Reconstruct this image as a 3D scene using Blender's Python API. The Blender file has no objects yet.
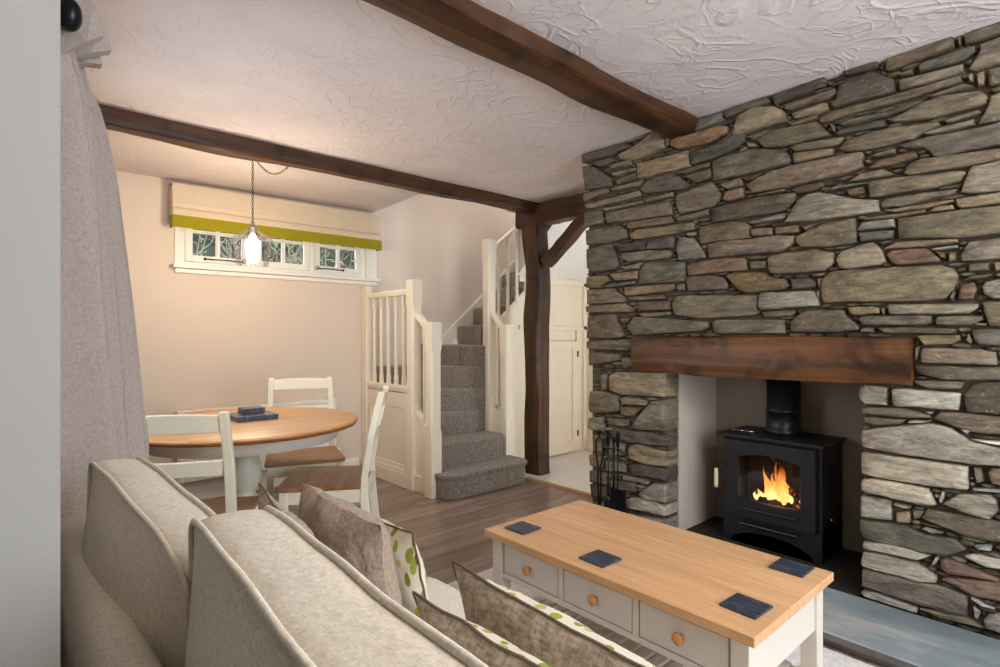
import bpy, bmesh, math, random
from mathutils import Vector, Matrix, noise
R = random.Random(7)
PI = math.pi
C = bpy.context.scene.collection

# ------------------------------------------------------------------ helpers
def lin(c):
    return tuple((x/12.92 if x <= .04045 else ((x+.055)/1.055)**2.4) for x in c)
def rgb(r, g, b): return lin((r/255, g/255, b/255)) + (1,)

class N:
    def __init__(s, name):
        s.m = bpy.data.materials.new(name); s.m.use_nodes = True
        s.t = s.m.node_tree; s.n = s.t.nodes; s.l = s.t.links
        s.p = s.n['Principled BSDF']; s.out = s.n['Material Output']
    def new(s, typ, **kw):
        x = s.n.new(typ)
        for k, v in kw.items():
            if k in x.inputs: x.inputs[k].default_value = v
            else: setattr(x, k, v)
        return x
    def link(s, a, b): s.l.new(a, b)
    def coord(s, scale=(1,1,1), kind='Object'):
        tc = s.new('ShaderNodeTexCoord'); mp = s.new('ShaderNodeMapping')
        mp.inputs['Scale'].default_value = scale
        s.link(tc.outputs[kind], mp.inputs['Vector']); return mp.outputs['Vector']
    def noise(s, vec, scale, detail=4, rough=.5, dist=0):
        x = s.new('ShaderNodeTexNoise'); x.inputs['Scale'].default_value = scale
        x.inputs['Detail'].default_value = detail; x.inputs['Roughness'].default_value = rough
        x.inputs['Distortion'].default_value = dist
        if vec is not None: s.link(vec, x.inputs['Vector'])
        return x.outputs['Fac']
    def ramp(s, fac, stops):
        x = s.new('ShaderNodeValToRGB'); e = x.color_ramp.elements
        while len(e) < len(stops): e.new(.5)
        for q, (p, c) in zip(e, stops): q.position = p; q.color = c if len(c) == 4 else tuple(c)+(1,)
        s.link(fac, x.inputs['Fac']); return x.outputs['Color']
    def math(s, op, a, b=None, c=None, clamp=False):
        x = s.new('ShaderNodeMath'); x.operation = op; x.use_clamp = clamp
        for i, v in enumerate((a, b, c)):
            if v is None: continue
            if isinstance(v, (int, float)): x.inputs[i].default_value = v
            else: s.link(v, x.inputs[i])
        return x.outputs[0]
    def mix(s, fac, a, b, mode='MIX'):
        x = s.new('ShaderNodeMix'); x.data_type = 'RGBA'; x.blend_type = mode
        for i, v in ((0, fac), (6, a), (7, b)):
            if isinstance(v, (int, float)): x.inputs[i].default_value = v
            elif isinstance(v, tuple): x.inputs[i].default_value = v if len(v) == 4 else v+(1,)
            else: s.link(v, x.inputs[i])
        return x.outputs[2]
    def bump(s, h, strength=.3, dist=.01, prev=None):
        b = s.new('ShaderNodeBump'); b.inputs['Strength'].default_value = strength
        b.inputs['Distance'].default_value = dist
        s.link(h, b.inputs['Height'])
        if prev is not None: s.link(prev, b.inputs['Normal'])
        s.link(b.outputs['Normal'], s.p.inputs['Normal']); return b.outputs['Normal']
    def base(s, c): 
        if isinstance(c, tuple): s.p.inputs['Base Color'].default_value = c
        else: s.link(c, s.p.inputs['Base Color'])
    def set(s, rough=.5, metal=0, spec=.5):
        s.p.inputs['Roughness'].default_value = rough; s.p.inputs['Metallic'].default_value = metal
        s.p.inputs['Specular IOR Level'].default_value = spec; return s.m

def plain(name, col, rough=.5, metal=0, var=.06, scale=6, bump=0, bscale=60, spec=.4):
    """flat paint, metal or stone with slight tonal wander and grain"""
    k = N(name); v = k.coord()
    f = k.noise(v, scale, 4)
    lo = tuple(x*(1-var) for x in col[:3])+(1,); hi = tuple(min(1, x*(1+var)) for x in col[:3])+(1,)
    k.base(k.ramp(f, [(.3, lo), (.7, hi)]))
    if bump: k.bump(k.noise(v, bscale, 5, .6), bump, .004)
    return k.set(rough, metal, spec)

def wood(name, dark, light, axis=0, fine=1., rough=.45, board=0, bvar=.25, bump=.12, cross=1, gap=False, length=0, knots=0, spec=.4):
    """grain running along axis; board>0 makes boards of that width lying side by side along the cross axis"""
    k = N(name); sc = [18*fine]*3; sc[axis] = 1.1*fine
    vec = k.coord(tuple(sc))
    tc = k.new('ShaderNodeTexCoord'); sp = k.new('ShaderNodeSeparateXYZ'); k.link(tc.outputs['Object'], sp.inputs[0])
    if board:
        row = k.math('FLOOR', k.math('DIVIDE', sp.outputs[cross], board))
        wn = k.new('ShaderNodeTexWhiteNoise'); wn.noise_dimensions = '1D'; k.link(row, wn.inputs['W'])
        if length:
            xx = k.math('ADD', k.math('DIVIDE', sp.outputs[axis], length), k.math('MULTIPLY', wn.outputs['Value'], 7.3))
            idn = k.math('ADD', k.math('MULTIPLY', row, 17.13), k.math('FLOOR', xx))
            wn = k.new('ShaderNodeTexWhiteNoise'); wn.noise_dimensions = '1D'; k.link(idn, wn.inputs['W'])
        off = k.new('ShaderNodeVectorMath'); off.operation = 'ADD'; k.link(vec, off.inputs[0])
        cb = k.new('ShaderNodeCombineXYZ')
        for i in range(3): k.link(k.math('MULTIPLY', wn.outputs['Value'], 37.), cb.inputs[i])
        k.link(cb.outputs[0], off.inputs[1]); vec = off.outputs[0]
    g = k.noise(vec, 1., 6, .62, .6)
    g2 = k.noise(vec, 3.1, 3, .5, .2)
    f = k.math('ADD', k.math('MULTIPLY', g, .75), k.math('MULTIPLY', g2, .25))
    mid = tuple((a+b)/2 for a, b in zip(dark, light))
    col = k.ramp(f, [(.32, dark), (.5, mid), (.68, light)])
    if knots:
        big = k.noise(k.coord(), knots, 3, .5, .8)
        col = k.mix(k.math('MULTIPLY', k.math('SUBTRACT', .52, big), 4., clamp=True), col, tuple(x*.35 for x in dark[:3])+(1,))
    if board:
        br = k.math('MULTIPLY_ADD', wn.outputs['Value'], 2*bvar, 1-bvar)
        cc = k.new('ShaderNodeCombineXYZ')
        for i in range(3): k.link(br, cc.inputs[i])
        col = k.mix(1., col, cc.outputs[0], 'MULTIPLY')
    nb = k.bump(f, bump, .004)
    if board and gap:
        fr = k.math('FRACT', k.math('DIVIDE', sp.outputs[cross], board))
        e = k.math('MINIMUM', fr, k.math('SUBTRACT', 1, fr))
        if length:
            fx = k.math('FRACT', xx); ex = k.math('MULTIPLY', k.math('MINIMUM', fx, k.math('SUBTRACT', 1, fx)), length/board)
            e = k.math('MINIMUM', e, ex)
        gm = k.math('MULTIPLY', e, 60., clamp=True)
        k.bump(gm, .6, .003, nb)
        col = k.mix(gm, tuple(x*.35 for x in dark[:3])+(1,), col)
    k.base(col); return k.set(rough, 0, spec)

def fabric(name, c1, c2, scale=260, rough=.95, wr=.25, mott=5, weave=.25):
    k = N(name); v = k.coord()
    a = k.noise(k.coord((1, .25, .25)), scale*2, 2); b = k.noise(k.coord((.25, 1, .25)), scale*2, 2); d = k.noise(k.coord((.25, .25, 1)), scale*2, 2)
    w = k.math('MULTIPLY', k.math('ADD', k.math('ADD', a, b), d), .333)
    col = k.ramp(w, [(.40, c1), (.60, c2)])
    m = k.noise(v, mott, 3)
    col = k.mix(k.math('MULTIPLY', m, .35), col, c1)
    k.base(col)
    n1 = k.bump(w, weave, .002)
    k.bump(k.noise(v, 9, 3, .5, .6), wr, .03, n1)
    k.p.inputs['Sheen Weight'].default_value = .15
    return k.set(rough, 0, .1)

class MB:
    def __init__(s): s.v = []; s.f = []; s.mi = []; s.sm = []
    def add(s, vs, fs, mi=0, smooth=False, M=None):
        b = len(s.v)
        s.v += [tuple(M @ Vector(q)) if M is not None else tuple(q) for q in vs]
        for f in fs: s.f.append([b+i for i in f]); s.mi.append(mi); s.sm.append(smooth)
        return s
    def box(s, x0, x1, y0, y1, z0, z1, mi=0, M=None):
        v = [(x, y, z) for x in (x0, x1) for y in (y0, y1) for z in (z0, z1)]
        return s.add(v, [(0,1,3,2),(4,6,7,5),(0,4,5,1),(2,3,7,6),(0,2,6,4),(1,5,7,3)], mi, False, M)
    def tube(s, path, r, n=12, mi=0, cap=True, M=None, closed=False, smooth=True):
        P = [Vector(p) for p in path]; k = len(P); rr = r if isinstance(r, (list, tuple)) else [r]*k
        vs = []; prev = None
        for i, p in enumerate(P):
            if closed: d = P[(i+1) % k]-P[i-1]
            else: d = P[min(i+1, k-1)]-P[max(i-1, 0)]
            d.normalize()
            if prev is None:
                a = Vector((0, 0, 1)) if abs(d.z) < .9 else Vector((1, 0, 0))
                u = d.cross(a).normalized()
            else:
                u = prev-d*prev.dot(d); u = u.normalized() if u.length > 1e-6 else d.orthogonal().normalized()
            prev = u; w = d.cross(u)
            for j in range(n):
                t = 2*PI*j/n; vs.append(p+(u*math.cos(t)+w*math.sin(t))*rr[i])
        fs = []
        for i in range(k if closed else k-1):
            for j in range(n):
                a = i*n+j; b = i*n+(j+1) % n; i2 = (i+1) % k
                fs.append((a, b, i2*n+(j+1) % n, i2*n+j))
        if cap and not closed: fs += [tuple(range(n))[::-1], tuple((k-1)*n+j for j in range(n))]
        return s.add(vs, fs, mi, smooth, M)
    def lathe(s, prof, n=32, mi=0, M=None, closed=False):
        vs = []
        for r, z in prof:
            for j in range(n):
                t = 2*PI*j/n; vs.append((r*math.cos(t), r*math.sin(t), z))
        k = len(prof); fs = []
        for i in range(k-1):
            for j in range(n):
                fs.append((i*n+j, i*n+(j+1) % n, (i+1)*n+(j+1) % n, (i+1)*n+j))
        if not closed: fs += [tuple(range(n))[::-1], tuple((k-1)*n+j for j in range(n))]
        return s.add(vs, fs, mi, True, M)
    def prism(s, poly, a, b, axis=2, mi=0, M=None, smooth=False):
        """poly of 2D points extruded from a to b along axis"""
        def P(q, h):
            if axis == 2: return (q[0], q[1], h)
            if axis == 1: return (q[0], h, q[1])
            return (h, q[0], q[1])
        n = len(poly); vs = [P(q, a) for q in poly]+[P(q, b) for q in poly]
        fs = [tuple(range(n)), tuple(range(n, 2*n))[::-1]]+[(i, i+n, (i+1) % n+n, (i+1) % n) for i in range(n)]
        return s.add(vs, fs, mi, smooth, M)
    def sphere(s, c, r, n=16, mi=0, sc=(1, 1, 1), M=None):
        vs = []; fs = []; m = n//2
        for i in range(m+1):
            for j in range(n):
                a = PI*i/m; t = 2*PI*j/n
                vs.append((c[0]+r*sc[0]*math.sin(a)*math.cos(t), c[1]+r*sc[1]*math.sin(a)*math.sin(t), c[2]+r*sc[2]*math.cos(a)))
        for i in range(m):
            for j in range(n): fs.append((i*n+j, i*n+(j+1) % n, (i+1)*n+(j+1) % n, (i+1)*n+j))
        return s.add(vs, fs, mi, True, M)
    def build(s, name, mats, parent=None, bevel=0, world=False, seg=2, weld=False, recalc=True):
        off = Vector(parent.location) if (world and parent is not None) else Vector((0, 0, 0))
        if world and parent is not None and parent.parent is not None: off += Vector(parent.parent.location)
        me = bpy.data.meshes.new(name)
        me.from_pydata([Vector(v)-off for v in s.v], [], s.f)
        for m in (mats if isinstance(mats, (list, tuple)) else [mats]): me.materials.append(m)
        for p, mi, sm in zip(me.polygons, s.mi, s.sm): p.material_index = mi; p.use_smooth = sm
        bm = bmesh.new(); bm.from_mesh(me)
        if weld: bmesh.ops.remove_doubles(bm, verts=bm.verts, dist=1e-5)
        if recalc: bmesh.ops.recalc_face_normals(bm, faces=bm.faces)
        bm.to_mesh(me); bm.free()
        o = bpy.data.objects.new(name, me); C.objects.link(o)
        if parent is not None: o.parent = parent
        if bevel:
            b = o.modifiers.new('b', 'BEVEL'); b.width = bevel; b.segments = seg; b.limit_method = 'ANGLE'; b.angle_limit = .6
            b.harden_normals = False
        return o

def tag(o, label=None, cat=None, group=None, kind=None):
    if label: o['label'] = label
    if cat: o['category'] = cat
    if group: o['group'] = group
    if kind: o['kind'] = kind
    return o
def thing(name, label, cat, loc=(0, 0, 0), rz=0, group=None):
    o = bpy.data.objects.new(name, None); C.objects.link(o); o.location = loc; o.rotation_euler = (0, 0, rz)
    o.empty_display_size = .1
    return tag(o, label, cat, group)
def struct(o): o['kind'] = 'structure'; return o
def dup(root, loc, rz, label=None):
    r = root.copy(); C.objects.link(r); r.location = loc; r.rotation_euler = (0, 0, rz)
    if label: r['label'] = label
    for ch in list(root.children):
        c = ch.copy(); C.objects.link(c); c.parent = r
        for g in list(ch.children):
            d = g.copy(); C.objects.link(d); d.parent = c
    return r
def frame(o, x, y, z):   # matrix from origin and three axes
    return Matrix(((x[0], y[0], z[0], o[0]), (x[1], y[1], z[1], o[1]), (x[2], y[2], z[2], o[2]), (0, 0, 0, 1)))

# ------------------------------------------------------------------ materials
M_ = {}
def make_plaster_ceiling():
    k = N('ceiling_plaster'); v = k.coord()
    big = k.noise(v, 2.2, 3, .5, .4)
    def ridge(scale, dist, w, seed):
        cv = k.coord(); ad = k.new('ShaderNodeVectorMath'); ad.operation = 'ADD'; k.link(cv, ad.inputs[0]); ad.inputs[1].default_value = (seed, seed*1.7, 0)
        n = k.noise(ad.outputs[0], scale, 2.2, .45, dist)
        a = k.math('ABSOLUTE', k.math('SUBTRACT', n, .5))
        r = k.math('SUBTRACT', 1, k.math('DIVIDE', a, w), clamp=True)
        m = k.noise(ad.outputs[0], 3.1, 2)
        m = k.math('MULTIPLY', k.math('SUBTRACT', m, .42), 6, clamp=True)
        return k.math('MULTIPLY', r, m)
    r1 = ridge(2.2, 1.6, .028, 3.1); r2 = ridge(3.6, 2.0, .036, 11.7); r3 = ridge(6., 1.6, .05, 27.3)
    h = k.math('ADD', k.math('ADD', r1, k.math('MULTIPLY', r2, .7)), k.math('MULTIPLY', r3, .45))
    fine = k.noise(v, 38, 4, .6); med = k.noise(v, 5, 3, .5, 1.)
    h = k.math('ADD', k.math('ADD', k.math('MULTIPLY', h, .55), k.math('MULTIPLY', fine, .07)), k.math('MULTIPLY', med, .9))
    k.bump(h, .6, .012)
    k.base(k.ramp(big, [(.3, rgb(214, 205, 205)), (.7, rgb(226, 217, 216))]))
    return k.set(.9, 0, .2)
M_['ceil'] = make_plaster_ceiling()
M_['wall'] = plain('warm_white_wall', rgb(224, 210, 196), .9, var=.02, scale=2, bump=.06, bscale=30, spec=.2)
M_['jamb'] = plain('pale_grey_paint', rgb(164, 161, 156), .6, var=.01)
M_['soffit'] = plain('white_plaster', rgb(232, 228, 222), .9, var=.02, bump=.08, bscale=25)
M_['cream'] = plain('cream_joinery_paint', rgb(238, 228, 208), .38, var=.02, spec=.5)
M_['white'] = plain('white_joinery_paint', rgb(238, 236, 230), .4, var=.015)
M_['chair'] = plain('ivory_chair_paint', rgb(236, 228, 204), .42, var=.02)
M_['putty'] = plain('putty_furniture_paint', rgb(216, 207, 195), .45, var=.02)
M_['floor'] = wood('grey_brown_floor_boards', rgb(114, 97, 87), rgb(158, 139, 127), axis=0, cross=1, board=.15, bvar=.14, rough=.27, gap=True, length=1.25, bump=.05, fine=.8)
M_['beam'] = wood('dark_stained_beam', rgb(24, 13, 6), rgb(98, 59, 29), axis=0, fine=.9, rough=.5, bump=.5, knots=4)
M_['lintel'] = wood('stained_oak_lintel', rgb(22, 12, 7), rgb(124, 80, 42), axis=0, fine=.75, rough=.42, bump=.4, knots=5)
M_['oak'] = wood('oak_top', rgb(198, 150, 104), rgb(228, 184, 138), axis=1, cross=0, fine=2.1, rough=.42, board=.14, bvar=.05, bump=.08)
M_['oak_side'] = wood('oak_edge', rgb(150, 106, 62), rgb(186, 140, 90), axis=1, cross=0, fine=2.1, rough=.45, bump=.08)
M_['oak_table'] = wood('oak_table_boards', rgb(186, 128, 72), rgb(222, 172, 112), axis=0, cross=1, fine=1.6, rough=.38, board=.11, bvar=.12, bump=.08)
M_['oak_dark'] = wood('oak_table_rim', rgb(112, 68, 34), rgb(156, 104, 58), axis=0, cross=1, fine=1.5, rough=.45)
M_['seat'] = wood('oak_chair_seat', rgb(120, 84, 52), rgb(172, 130, 90), axis=0, cross=1, fine=1.5, rough=.42, board=.1, bvar=.14)
M_['knob'] = wood('oak_knob', rgb(168, 112, 62), rgb(206, 154, 98), axis=0, fine=3, rough=.4)
M_['thresh'] = wood('oak_threshold', rgb(146, 104, 62), rgb(190, 146, 96), axis=1, cross=0, fine=1.2, rough=.4)
M_['black'] = plain('matt_black_cast_iron', rgb(22, 22, 24), .5, 0, var=.15, bump=.05, bscale=300, spec=.5)
M_['black2'] = plain('satin_black_steel', rgb(24, 24, 26), .38, 0, var=.1, spec=.5)
M_['iron'] = plain('blackened_iron', rgb(30, 29, 34), .3, .6, var=.15)
M_['chrome'] = plain('polished_chrome', rgb(200, 200, 200), .15, 1, var=.02)
M_['soot'] = plain('sooted_hearth', rgb(46, 41, 37), .8, 0, var=.3, bump=.2)
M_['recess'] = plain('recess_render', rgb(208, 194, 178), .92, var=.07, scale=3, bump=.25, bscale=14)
M_['recess_back'] = plain('darker_recess_render', rgb(158, 144, 128), .92, var=.12, scale=3, bump=.25, bscale=14)  # darker tone of the render for the recess back, right side and top
M_['sofa'] = fabric('oatmeal_linen', rgb(208, 198, 180), rgb(236, 228, 212))
M_['sofa2'] = fabric('pale_seat_linen', rgb(212, 202, 188), rgb(236, 228, 216))
M_['grey_velvet'] = fabric('grey_brown_velvet', rgb(146, 128, 112), rgb(184, 166, 148), 160, wr=.7)
M_['taupe'] = fabric('taupe_slub_weave', rgb(138, 122, 108), rgb(200, 184, 166), 120, wr=.5, mott=30)
M_['curtain'] = fabric('grey_linen_curtain', rgb(154, 142, 134), rgb(178, 166, 158), 300, wr=.1)
M_['curtain_edge'] = fabric('cream_curtain_lining', rgb(214, 204, 190), rgb(228, 220, 208), 300, wr=.1)
M_['blind'] = fabric('beige_blind_cloth', rgb(204, 188, 164), rgb(224, 210, 188), 300, wr=.05)
M_['lime'] = fabric('lime_green_band', rgb(136, 128, 22), rgb(166, 155, 42), 300, wr=.05)
M_['carpet'] = fabric('grey_stair_carpet', rgb(92, 85, 77), rgb(164, 153, 140), 150, wr=.15, mott=40, weave=1.)
M_['tile'] = plain('pale_stone_floor', rgb(214, 210, 206), .35, var=.04, scale=3)
M_['rug'] = fabric('pale_woven_rug', rgb(216, 209, 204), rgb(244, 240, 237), 90, wr=.3, mott=18, weave=.8)
M_['pipe_edge'] = fabric('piping_cord', rgb(196, 182, 156), rgb(220, 208, 184), 300, wr=0)
M_['pipe_dark'] = fabric('dark_piping_cord', rgb(92, 80, 70), rgb(126, 110, 98), 300, wr=0)

def make_slate(name, a, b, c, sc=3, rough=.4, vein=True):
    k = N(name); v = k.coord((1, .35, 1))
    f = k.noise(v, sc, 6, .6, 1.4); g = k.noise(v, sc*9, 5, .65)
    col = k.ramp(f, [(.3, a), (.5, b), (.68, c)])
    k.base(k.mix(k.math('MULTIPLY', g, .3), col, a))
    n = k.bump(f, .3, .01); k.bump(g, .4, .003, n)
    return k.set(rough, 0, .5)
M_['hearth'] = make_slate('blue_green_slate', rgb(112, 124, 128), rgb(146, 158, 162), rgb(190, 188, 182), 4.2, .40)
M_['hearth_edge'] = plain('split_slate_edge', rgb(96, 92, 88), .7, var=.25, scale=14, bump=.8, bscale=30)
M_['coaster'] = make_slate('dark_blue_slate', rgb(38, 44, 54), rgb(58, 66, 80), rgb(84, 94, 108), 40, .26)

def make_stone():
    k = N('slate_stonework'); at = k.new('ShaderNodeAttribute'); at.attribute_name = 'stone'
    v = k.coord(); vs = k.coord((.6, .5, 2.2))
    m = k.noise(vs, 7, 6, .65, 1.2); f = k.noise(v, 60, 6, .7); blot = k.noise(v, 3.5, 5, .6, .6)
    col = k.mix(1., at.outputs['Color'], k.ramp(m, [(.30, (.45, .43, .42)), (.5, (1, 1, .98)), (.70, (1.5, 1.46, 1.36))]), 'MULTIPLY')
    col = k.mix(k.math('MULTIPLY', k.math('SUBTRACT', blot, .58), 2.2, clamp=True), col, rgb(120, 102, 76))
    spk = k.math('MULTIPLY', k.math('SUBTRACT', f, .59), 7., clamp=True)
    col = k.mix(k.math('MULTIPLY', spk, .5), col, rgb(196, 190, 178))
    g = k.noise(k.coord((1, .7, 2.6)), 26, 5, .7, .8)
    col = k.mix(1., col, k.ramp(g, [(.33, (.6, .59, .58)), (.5, (1, 1, 1)), (.67, (1.4, 1.38, 1.32))]), 'MULTIPLY')
    k.base(col)
    n = k.bump(m, .9, .018); n1 = k.bump(g, .8, .009, n); n2 = k.bump(f, .7, .005, n1)
    return k.set(.62, 0, .45)
M_['stone'] = make_stone()
M_['mortar'] = plain('dark_brown_mortar', rgb(92, 76, 60), .95, var=.4, scale=14, bump=1., bscale=40)

def make_leafy():
    k = N('leaf_print_cotton'); v = k.coord()
    col = None
    vo = k.new('ShaderNodeTexVoronoi'); vo.inputs['Scale'].default_value = 1.
    mp = k.new('ShaderNodeMapping'); tc = k.new('ShaderNodeTexCoord'); mp.inputs['Scale'].default_value = (46, 46, 15); mp.inputs['Rotation'].default_value = (.3, .7, .5)
    dn = k.new('ShaderNodeTexNoise'); dn.inputs['Scale'].default_value = 5; k.link(tc.outputs['Object'], dn.inputs['Vector'])
    mx = k.mix(.05, tc.outputs['Object'], dn.outputs['Color']); k.link(mx, mp.inputs['Vector']); k.link(mp.outputs[0], vo.inputs['Vector'])
    sel = k.new('ShaderNodeSeparateColor'); k.link(vo.outputs['Color'], sel.inputs[0])
    leaf = k.math('MULTIPLY', k.math('SUBTRACT', .42, vo.outputs['Distance']), 30, clamp=True)
    keep = k.math('GREATER_THAN', sel.outputs[0], .2)
    leaf = k.math('MULTIPLY', leaf, keep)
    lc = k.ramp(sel.outputs[1], [(.0, rgb(108, 122, 46)), (.4, rgb(148, 156, 66)), (.7, rgb(186, 178, 112)), (1, rgb(120, 96, 62))])
    k.base(k.mix(leaf, rgb(216, 208, 190), lc))
    k.bump(k.noise(v, 250, 2), .2, .002); return k.set(.9, 0, .1)
M_['leafy'] = make_leafy()

def glassy(name, tint=(1, 1, 1, 1), refl=.1, rough=.02, fm=.8):
    k = N(name); k.n.remove(k.p)
    tr = k.new('ShaderNodeBsdfTransparent'); tr.inputs[0].default_value = tint
    gl = k.new('ShaderNodeBsdfGlossy'); gl.inputs['Roughness'].default_value = rough
    fr = k.new('ShaderNodeFresnel'); fr.inputs['IOR'].default_value = 1.45
    mx = k.new('ShaderNodeMixShader'); k.link(k.math('MULTIPLY_ADD', fr.outputs[0], fm, refl*.3, clamp=True), mx.inputs[0])
    k.link(tr.outputs[0], mx.inputs[1]); k.link(gl.outputs[0], mx.inputs[2]); k.link(mx.outputs[0], k.out.inputs[0])
    return k.m
M_['glass'] = glassy('clear_glass'); M_['lamp_glass'] = glassy('clear_lamp_glass', (1, .99, .98, 1), .1, .02, .6)
M_['stove_glass'] = glassy('smoked_stove_glass', (.62, .58, .55, 1), .1)
def emit(name, col, s):
    k = N(name); k.p.inputs['Base Color'].default_value = (0, 0, 0, 1)
    k.p.inputs['Emission Color'].default_value = col; k.p.inputs['Emission Strength'].default_value = s; return k.m
M_['bulb'] = emit('glowing_bulb', (1, .78, .54, 1), 270)
def make_flame():
    k = N('flame'); k.n.remove(k.p)
    tc = k.new('ShaderNodeTexCoord'); sp = k.new('ShaderNodeSeparateXYZ'); k.link(tc.outputs['Generated'], sp.inputs[0])
    n = k.noise(k.coord((1, 1, .5)), 22, 4, .6, .5)
    t = k.math('ADD', sp.outputs[2], k.math('MULTIPLY', k.math('SUBTRACT', n, .5), .9))
    col = k.ramp(t, [(.0, (1, .78, .3)), (.45, (1, .42, .07)), (.85, (.75, .1, .01))])
    e = k.new('ShaderNodeEmission'); k.link(col, e.inputs[0])
    k.link(k.math('MULTIPLY', k.math('SUBTRACT', 1.15, t, clamp=False), 5.), e.inputs[1])
    tr = k.new('ShaderNodeBsdfTransparent'); mx = k.new('ShaderNodeMixShader')
    k.link(k.math('ADD', k.math('MULTIPLY', k.math('SUBTRACT', t, .2), 1.1, clamp=True), .12, clamp=True), mx.inputs[0]); k.link(e.outputs[0], mx.inputs[1]); k.link(tr.outputs[0], mx.inputs[2])
    k.link(mx.outputs[0], k.out.inputs[0]); return k.m
M_['flame'] = make_flame()
def make_ember():
    k = N('charred_log'); v = k.coord(); f = k.noise(v, 45, 4, .6)
    k.base(k.ramp(f, [(.4, rgb(18, 15, 13)), (.7, rgb(70, 60, 54))]))
    k.link(k.ramp(f, [(.6, (0, 0, 0)), (.68, (1, .22, .02))]), k.p.inputs['Emission Color']); k.p.inputs['Emission Strength'].default_value = 6
    k.bump(f, .8, .01); return k.set(.9)
M_['ember'] = make_ember()
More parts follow.
